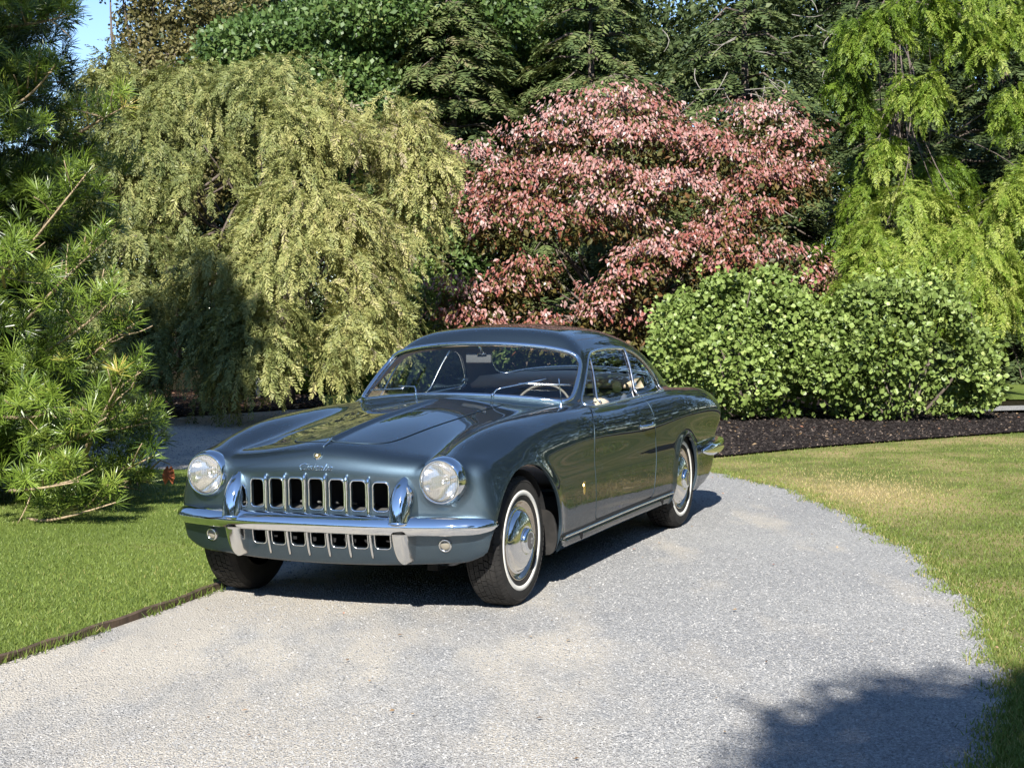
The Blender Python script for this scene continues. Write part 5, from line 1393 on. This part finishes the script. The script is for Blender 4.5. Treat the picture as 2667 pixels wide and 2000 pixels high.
t = np.clip(.45 + .14 * rng.normal(size=n) + .1 * fbm(P[:, [1, 2]], 2.2, 31), 0, .88); t = np.where(rng.random(n) < .012, .97, t)
place(root, WHORL, P, D, rng.normal(size=(n, 3)), .112 + .045 * rng.random(n), M_pine, t, 300, 'needle_whorl', 'foliage', rank=1 + 1.2 * (P[:, 0] > -3.7))
tag(brn.build('inner_branches', B_pale, root), kind='stuff')
trunk_obj(root, [(-5.1, 12.9, -.1), (-5.1, 12.9, 2), (-5.05, 12.9, 5), (-5.1, 12.9, 8)], .16, B_red)
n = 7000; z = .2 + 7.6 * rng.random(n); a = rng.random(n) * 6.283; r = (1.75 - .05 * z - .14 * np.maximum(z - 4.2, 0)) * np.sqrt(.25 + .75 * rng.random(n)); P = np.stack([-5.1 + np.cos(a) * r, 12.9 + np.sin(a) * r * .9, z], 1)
place(root, WHORL, P, np.stack([np.cos(a), np.sin(a), .3 + 0 * a], 1) + rng.normal(size=(n, 3)) * .5, rng.normal(size=(n, 3)), .12 + .06 * rng.random(n), M_pine, np.clip(.06 + .06 * rng.normal(size=n), 0, 1), 0, mass_name='inner_foliage')  # inner whorls tinted very dark, the crown's inner shade painted in
# one withered leaf caught on the pine
wl = at(362, 1022, 12.3); e = ovate(.30, .25, -.3); mats = foliage_mat('withered_leaf', [(0, (.32, .10, .05)), (1, (.32, .10, .05))], .2, .6, .2)
root = empty('withered_leaf', tuple(wl)); tag(root, 'withered rust brown leaf hanging at the tip of the low pine branch', 'leaf')
for k in range(2):
    R = frames(np.array([[.15 * k - .1, -.2, -1.0]]), np.array([[.3 - .4 * k, -1., .2]]))[0]; link('blade', mesh_np('blade', (e.V * [.15, .10, .10]) @ R.T + [0.03 * k, 0, .06], e.F, mats, smooth=False, tint=np.zeros(len(e.V))), root)
mb = MB(); mb.tube([(-.16, .1, .02), (-.06, .03, .10), (.02, 0, .07)], .006, 5); mb.build('stalk', B_pale, root)
# ------------------------------------------------------------------ trees farther back
def conifer(x, y, h, r, label, seed, z0=.6, dens=1.0, tshift=0.0, mat=None):
    q = np.random.default_rng(seed); root = empty('conifer', (x, y, 0)); tag(root, label, 'tree', 'dark conifers behind the garden')
    P = []; A = []; Nv = []; mb = MB(); z = z0
    while z < h - .3:
        R = r * (1 - z / h)**.75 * (.8 + .4 * q.random()); nb = int(9 + 5 * q.random())
        vis = z < 10
        for b in range(nb):
            a = b / nb * 6.283 + q.random() * .7
            if math.sin(a) > .45 and q.random() < .7: continue
            L = R * (.7 + .5 * q.random()); ca, sa = math.cos(a), math.sin(a); dr = .18 + .25 * q.random(); m = int(L * 13 * dens) if vis else int(L * 5)
            if b % 2 == 0 and vis: mb.tube([(0, 0, z), (ca * L * .5, sa * L * .5, z + .05 * L), (ca * L, sa * L, z - dr * L * .8)], [.035, .02, .008], 5)
            s = .25 + .78 * q.random(m)**.75; lat = (q.random(m) - .5) * L * .55 * (1.15 - s)
            px = x + ca * L * s - sa * lat; py = y + sa * L * s + ca * lat; pz = z + .10 * L * s - dr * L * s * s * 1.1 - np.abs(lat) * .35 + q.normal(size=m) * .06
            P.append(np.stack([px, py, pz], 1)); la = np.sign(lat + 1e-6) * (.35 + .5 * q.random(m))
            A.append(np.stack([ca - sa * la, sa + ca * la, -dr * 1.3 * s - .12 + 0 * la], 1)); Nv.append(np.stack([ca * .35 + q.normal(size=m) * .25, sa * .35 + q.normal(size=m) * .25, 1 + 0 * la], 1))
        z += .34 + .22 * q.random()
    P = np.concatenate(P); A = np.concatenate(A); Nv = np.concatenate(Nv); k = P[:, 2] > .1; P, A, Nv = P[k], A[k], Nv[k]; n = len(P)
    t = np.clip(.45 + tshift + .13 * fbm(P[:, [0, 2]], 1.2, seed) + .15 * rng.normal(size=n), 0, 1)
    place(root, FLAT, P, A, Nv, .34 + .2 * rng.random(n), mat or M_conifer, t, 0)
    mb.tube([(0, 0, -.2), (0, 0, h * .5), (0, 0, h * .86)], [h * .018, h * .012, .02], 10); mb.build('trunk', B_grey, root)
conifer(-1.1, 31.5, 8.8, 2.6, 'grey green conifer rising between the weeping tree and the red tree', 101, tshift=.2)
conifer(1.7, 32.5, 9.2, 3.2, 'dark conifer standing right behind the top of the red tree', 102, tshift=.14)
conifer(4.6, 31.0, 9.0, 3.0, 'dark thin conifer with bare grey twigs, behind the right half of the red tree', 103, dens=.8, tshift=.04)
conifer(7.4, 33.0, 9.4, 3.4, 'dark conifer seen through the gaps of the feathery yellow green tree', 104, tshift=-.16)
conifer(10.6, 31.5, 10, 3.0, 'dark conifer farthest right, behind the hanging feathery branches', 105, tshift=-.1)
conifer(2.0, 29.0, 6.4, 1.6, 'small light green conifer whose tip shows just above the red tree', 106, tshift=.26)
conifer(6.9, 28.5, 7.0, 1.7, 'low dark conifer between the red tree and the feathery tree', 107, tshift=-.05)
conifer(9.0, 29.0, 9.2, 2.3, 'dark conifer filling the gaps at the right edge behind the hanging bright branches', 108, tshift=-.16)
# bare twigs in the thin conifer
mb = MB()
for k in range(46):
    a = np.array([rng.normal() * 1.0, -2.0 + rng.random() * .8, 3.2 + rng.random() * 4.5]); limb(mb, a, a + np.array([rng.normal() * .35, -.3, .2 - .7 * rng.random()]), .010, .004, .1, 5)
tw = bpy.data.objects.get('conifer.002'); tag(mb.build('bare_twigs', bark_mat('bare_grey_twigs', (.13, .115, .10), (.32, .29, .25)), tw), kind='stuff')

def broadleaf(name, label, x, y, blobs, mat, tshift, dens=70, size=.30, trunk=True, elems=CLUMP, cat='tree', group=None, parts=0):
    root = empty(name, (x, y, 0)); tag(root, label, cat, group)
    P, Nv = blob_pts([(x + b[0], y + b[1], b[2], b[3], b[3], b[4]) for b in blobs], dens, .35); n = len(P)
    t = np.clip(.46 + tshift + .15 * fbm(P[:, [0, 2]], 1.0, int(abs(x * 10)) + 3) + .16 * rng.normal(size=n), 0, 1)
    A = Nv * .5 + rng.normal(size=(n, 3)) * .7; place(root, elems, P, A, Nv + rng.normal(size=(n, 3)) * .4 + [0, 0, .5], size * (.75 + .5 * rng.random(n)), mat, t, parts)
    if trunk:
        ht = max(b[2] for b in blobs); trunk_obj(root, [(x, y, -.1), (x, y, ht * .4), (x + .1, y, ht * .8)], max(.05, ht * .018), B_grey, [((x, y, ht * .35), (x + b[0], y + b[1], b[2]), max(.02, ht * .008), .01) for b in blobs])
    return root
q = np.random.default_rng(5)
def crown(n, rx, z0, z1, r): return [(q.normal() * rx * .5, q.normal() * rx * .45, z0 + (z1 - z0) * q.random(), r * (.7 + .6 * q.random()), r * (.55 + .4 * q.random())) for _ in range(n)]
broadleaf('maple_tree', 'dark green broadleaf tree filling the top behind the weeping tree', -3.4, 33.5, crown(26, 2.3, 4.2, 7.5, 1.1), M_broad, .0, 95, .34, group='dark green broadleaf trees behind')
broadleaf('maple_tree', 'dark green broadleaf tree at the top, just left of the grey green conifer', -2.0, 35.0, crown(24, 2.4, 4.2, 7.8, 1.1), M_broad, -.06, 95, .34, group='dark green broadleaf trees behind')
broadleaf('yellowing_tree', 'tree with thinning yellow brown leaves below the patch of sky', -7.9, 37.0, crown(26, 1.5, 5.6, 9.4, .7) + [(0, 0, 4.6, 1.5, 1.2), (1.2, 0, 5.2, 1.2, 1.0)], M_yellow, .0, 34, .32)
broadleaf('green_bush', 'fresh green bush glowing between the weeping tree and the car roof', *at(905, 800, 27.0)[:2], [(0, 0, .9, .55, .8), (.15, -.1, 1.6, .45, .6), (-.25, 0, 1.2, .45, .5), (.1, 0, 1.95, .35, .35)], M_shrub, .05, 330, .10, elems=LEAF_OVATE, cat='bush')
broadleaf('green_bush', 'dark green bush between the weeping tree and the left end of the red tree', *at(950, 700, 28.4)[:2], [(0, 0, 2.2, .75, .8), (-.4, 0, 1.4, .6, .8), (.5, 0, 2.9, .6, .6), (-.1, 0, 3.1, .5, .6)], M_broad, .2, 260, .13, elems=LEAF_OVATE, cat='bush')
broadleaf('yellow_green_bush', 'low yellow green bush shining under the skirt of the weeping tree', *at(680, 850, 27.2)[:2], [(0, 0, .5, .55, .45), (.4, 0, .4, .4, .35), (-.4, 0, .35, .4, .3)], M_feather, .0, 380, .10, elems=LEAF_OVATE, cat='bush')
broadleaf('yellow_green_bush', 'low yellow green bush beside the left windscreen pillar of the car', *at(805, 850, 27.6)[:2], [(0, 0, .5, .5, .5), (.3, 0, .75, .35, .35)], M_feather, -.08, 380, .10, elems=LEAF_OVATE, cat='bush')
broadleaf('green_bush', 'green bush seen through the car windows under the red tree', *at(1130, 800, 27.0)[:2], [(0, 0, .7, .7, .7), (-.7, 0, .6, .55, .55), (.8, 0, .8, .7, .7), (1.7, .2, .7, .7, .6)], M_broad, .2, 300, .11, elems=LEAF_OVATE, cat='bush')
# pale marker post under the weeping tree
pp = at(558, 858, 26.2); mb = MB(); mb.tube([(0, 0, -.1), (0, 0, .25), (.012, 0, .50)], [.042, .036, .03], 8); o = mb.build('garden_post', principled('whitewashed_wood', (.62, .60, .52), .8)); o.location = (pp[0], pp[1], 0)
tag(o, 'short whitish post standing in the bed under the weeping tree', 'post')
# fallen leaves on the beds
def fallen(name, n, poly, z, mat, s0):
    lo = np.min(poly, 0); hi = np.max(poly, 0); P = lo + rng.random((n, 2)) * (hi - lo); P = P[inside(P, poly) & in_view(P)]; m = len(P)
    P3 = np.column_stack([P, np.full(m, z)]); o = place(None, [small_leaf(.3)], P3, rng.normal(size=(m, 3)) * [1, 1, .15], rng.normal(size=(m, 3)) * .3 + [0, 0, 1], s0 * (.6 + .8 * rng.random(m)), mat, rng.random(m), 0, mass_name=name)
M_fallen = foliage_mat('fallen_leaves', [(0, (.10, .055, .03)), (.5, (.26, .17, .09)), (.8, (.40, .30, .19)), (1, (.33, .10, .06))], .1, .7, .2)
fallen('leaf_litter', 2600, bed_right, .032, M_fallen, .045)
fallen('leaf_litter', 3000, bed_left, .030, M_fallen, .06)
P2 = rng.random((160, 2)) * [5, 9] + [-2.2, 5]; P2 = P2[inside(P2, drive)]; m = len(P2)
place(None, [small_leaf(.3)], np.column_stack([P2, np.full(m, .012)]), rng.normal(size=(m, 3)) * [1, 1, .1], rng.normal(size=(m, 3)) * .2 + [0, 0, 1], .014 + .016 * rng.random(m), M_fallen, rng.random(m), 0, mass_name='leaf_litter')

# far-off wood closing the view, and the wood round the garden that the car's paint mirrors
def wood(name, segs, mat, n, sz):
    P = []; 
    tot = sum(np.hypot(b[0] - a[0], b[1] - a[1]) * h for a, b, h, _ in segs)
    for a, b, h, d in segs:
        k = int(n * np.hypot(b[0] - a[0], b[1] - a[1]) * h / tot); s = rng.random(k); X = a[0] + (b[0] - a[0]) * s; Y = a[1] + (b[1] - a[1]) * s
        top = h * (.86 + .10 * np.sin(X * .9 + Y * .7) + .06 * np.sin(X * .37 - Y * .5 + 1)); P.append(np.stack([X + rng.normal(size=k) * d, Y + rng.normal(size=k) * d, top * (1 - rng.random(k)**1.5) + .1], 1))
    P = np.concatenate(P); m = len(P); t = np.clip(.35 + .2 * fbm(P[:, [0, 2]] + P[:, [1, 1]], .45, 77) + .13 * rng.normal(size=m), 0, 1)
    return place(None, CLUMP, P, rng.normal(size=(m, 3)), rng.normal(size=(m, 3)) + [0, 0, .4], sz * (.75 + .6 * rng.random(m)), mat, t, 0, mass_name=name)
wood('distant_woods', [((-24, 44), (-6, 46), 6.4, 1.2), ((-8, 44), (20, 46), 11.7, 1.2)], M_conifer, 40000, .5)
wood('surrounding_woods', [((-28, -30), (30, -30), 10, 1.5), ((24, -30), (22, 14), 15, 1.5), ((12.0, 26.5), (21.5, 15.5), 13.5, .9), ((-28, -30), (-24, 40), 9, 1.5)], M_conifer, 46000, .75)
# the tree behind the viewer whose shade lies on the right of the drive
broadleaf('shade_tree', 'leafy tree standing behind the viewer, shading the right edge of the drive', .95, -4.75, [(0, 0, 7.0, 1.15, 1.0), (.9, .2, 7.3, 1.0, .9), (-.35, -.2, 6.6, .8, .6), (1.7, -.1, 6.9, 1.0, .9), (.6, -.9, 6.6, .9, .8), (1.4, .5, 8.0, .9, .8), (2.3, .4, 7.6, .9, .9)], M_broad, .0, 120, .30)

broadleaf('shade_tree', 'leafy tree standing outside the view on the left, dappling the top of the umbrella pine', -5.6, 7.4, [(.9, .6, 6.6, 1.0, 1.0), (.3, .2, 7.4, 1.1, 1.0), (1.3, .4, 7.8, .9, .9), (-.3, .8, 6.3, .9, .8), (.1, -.3, 8.4, 1.0, .9)], M_broad, .0, 22, .30)
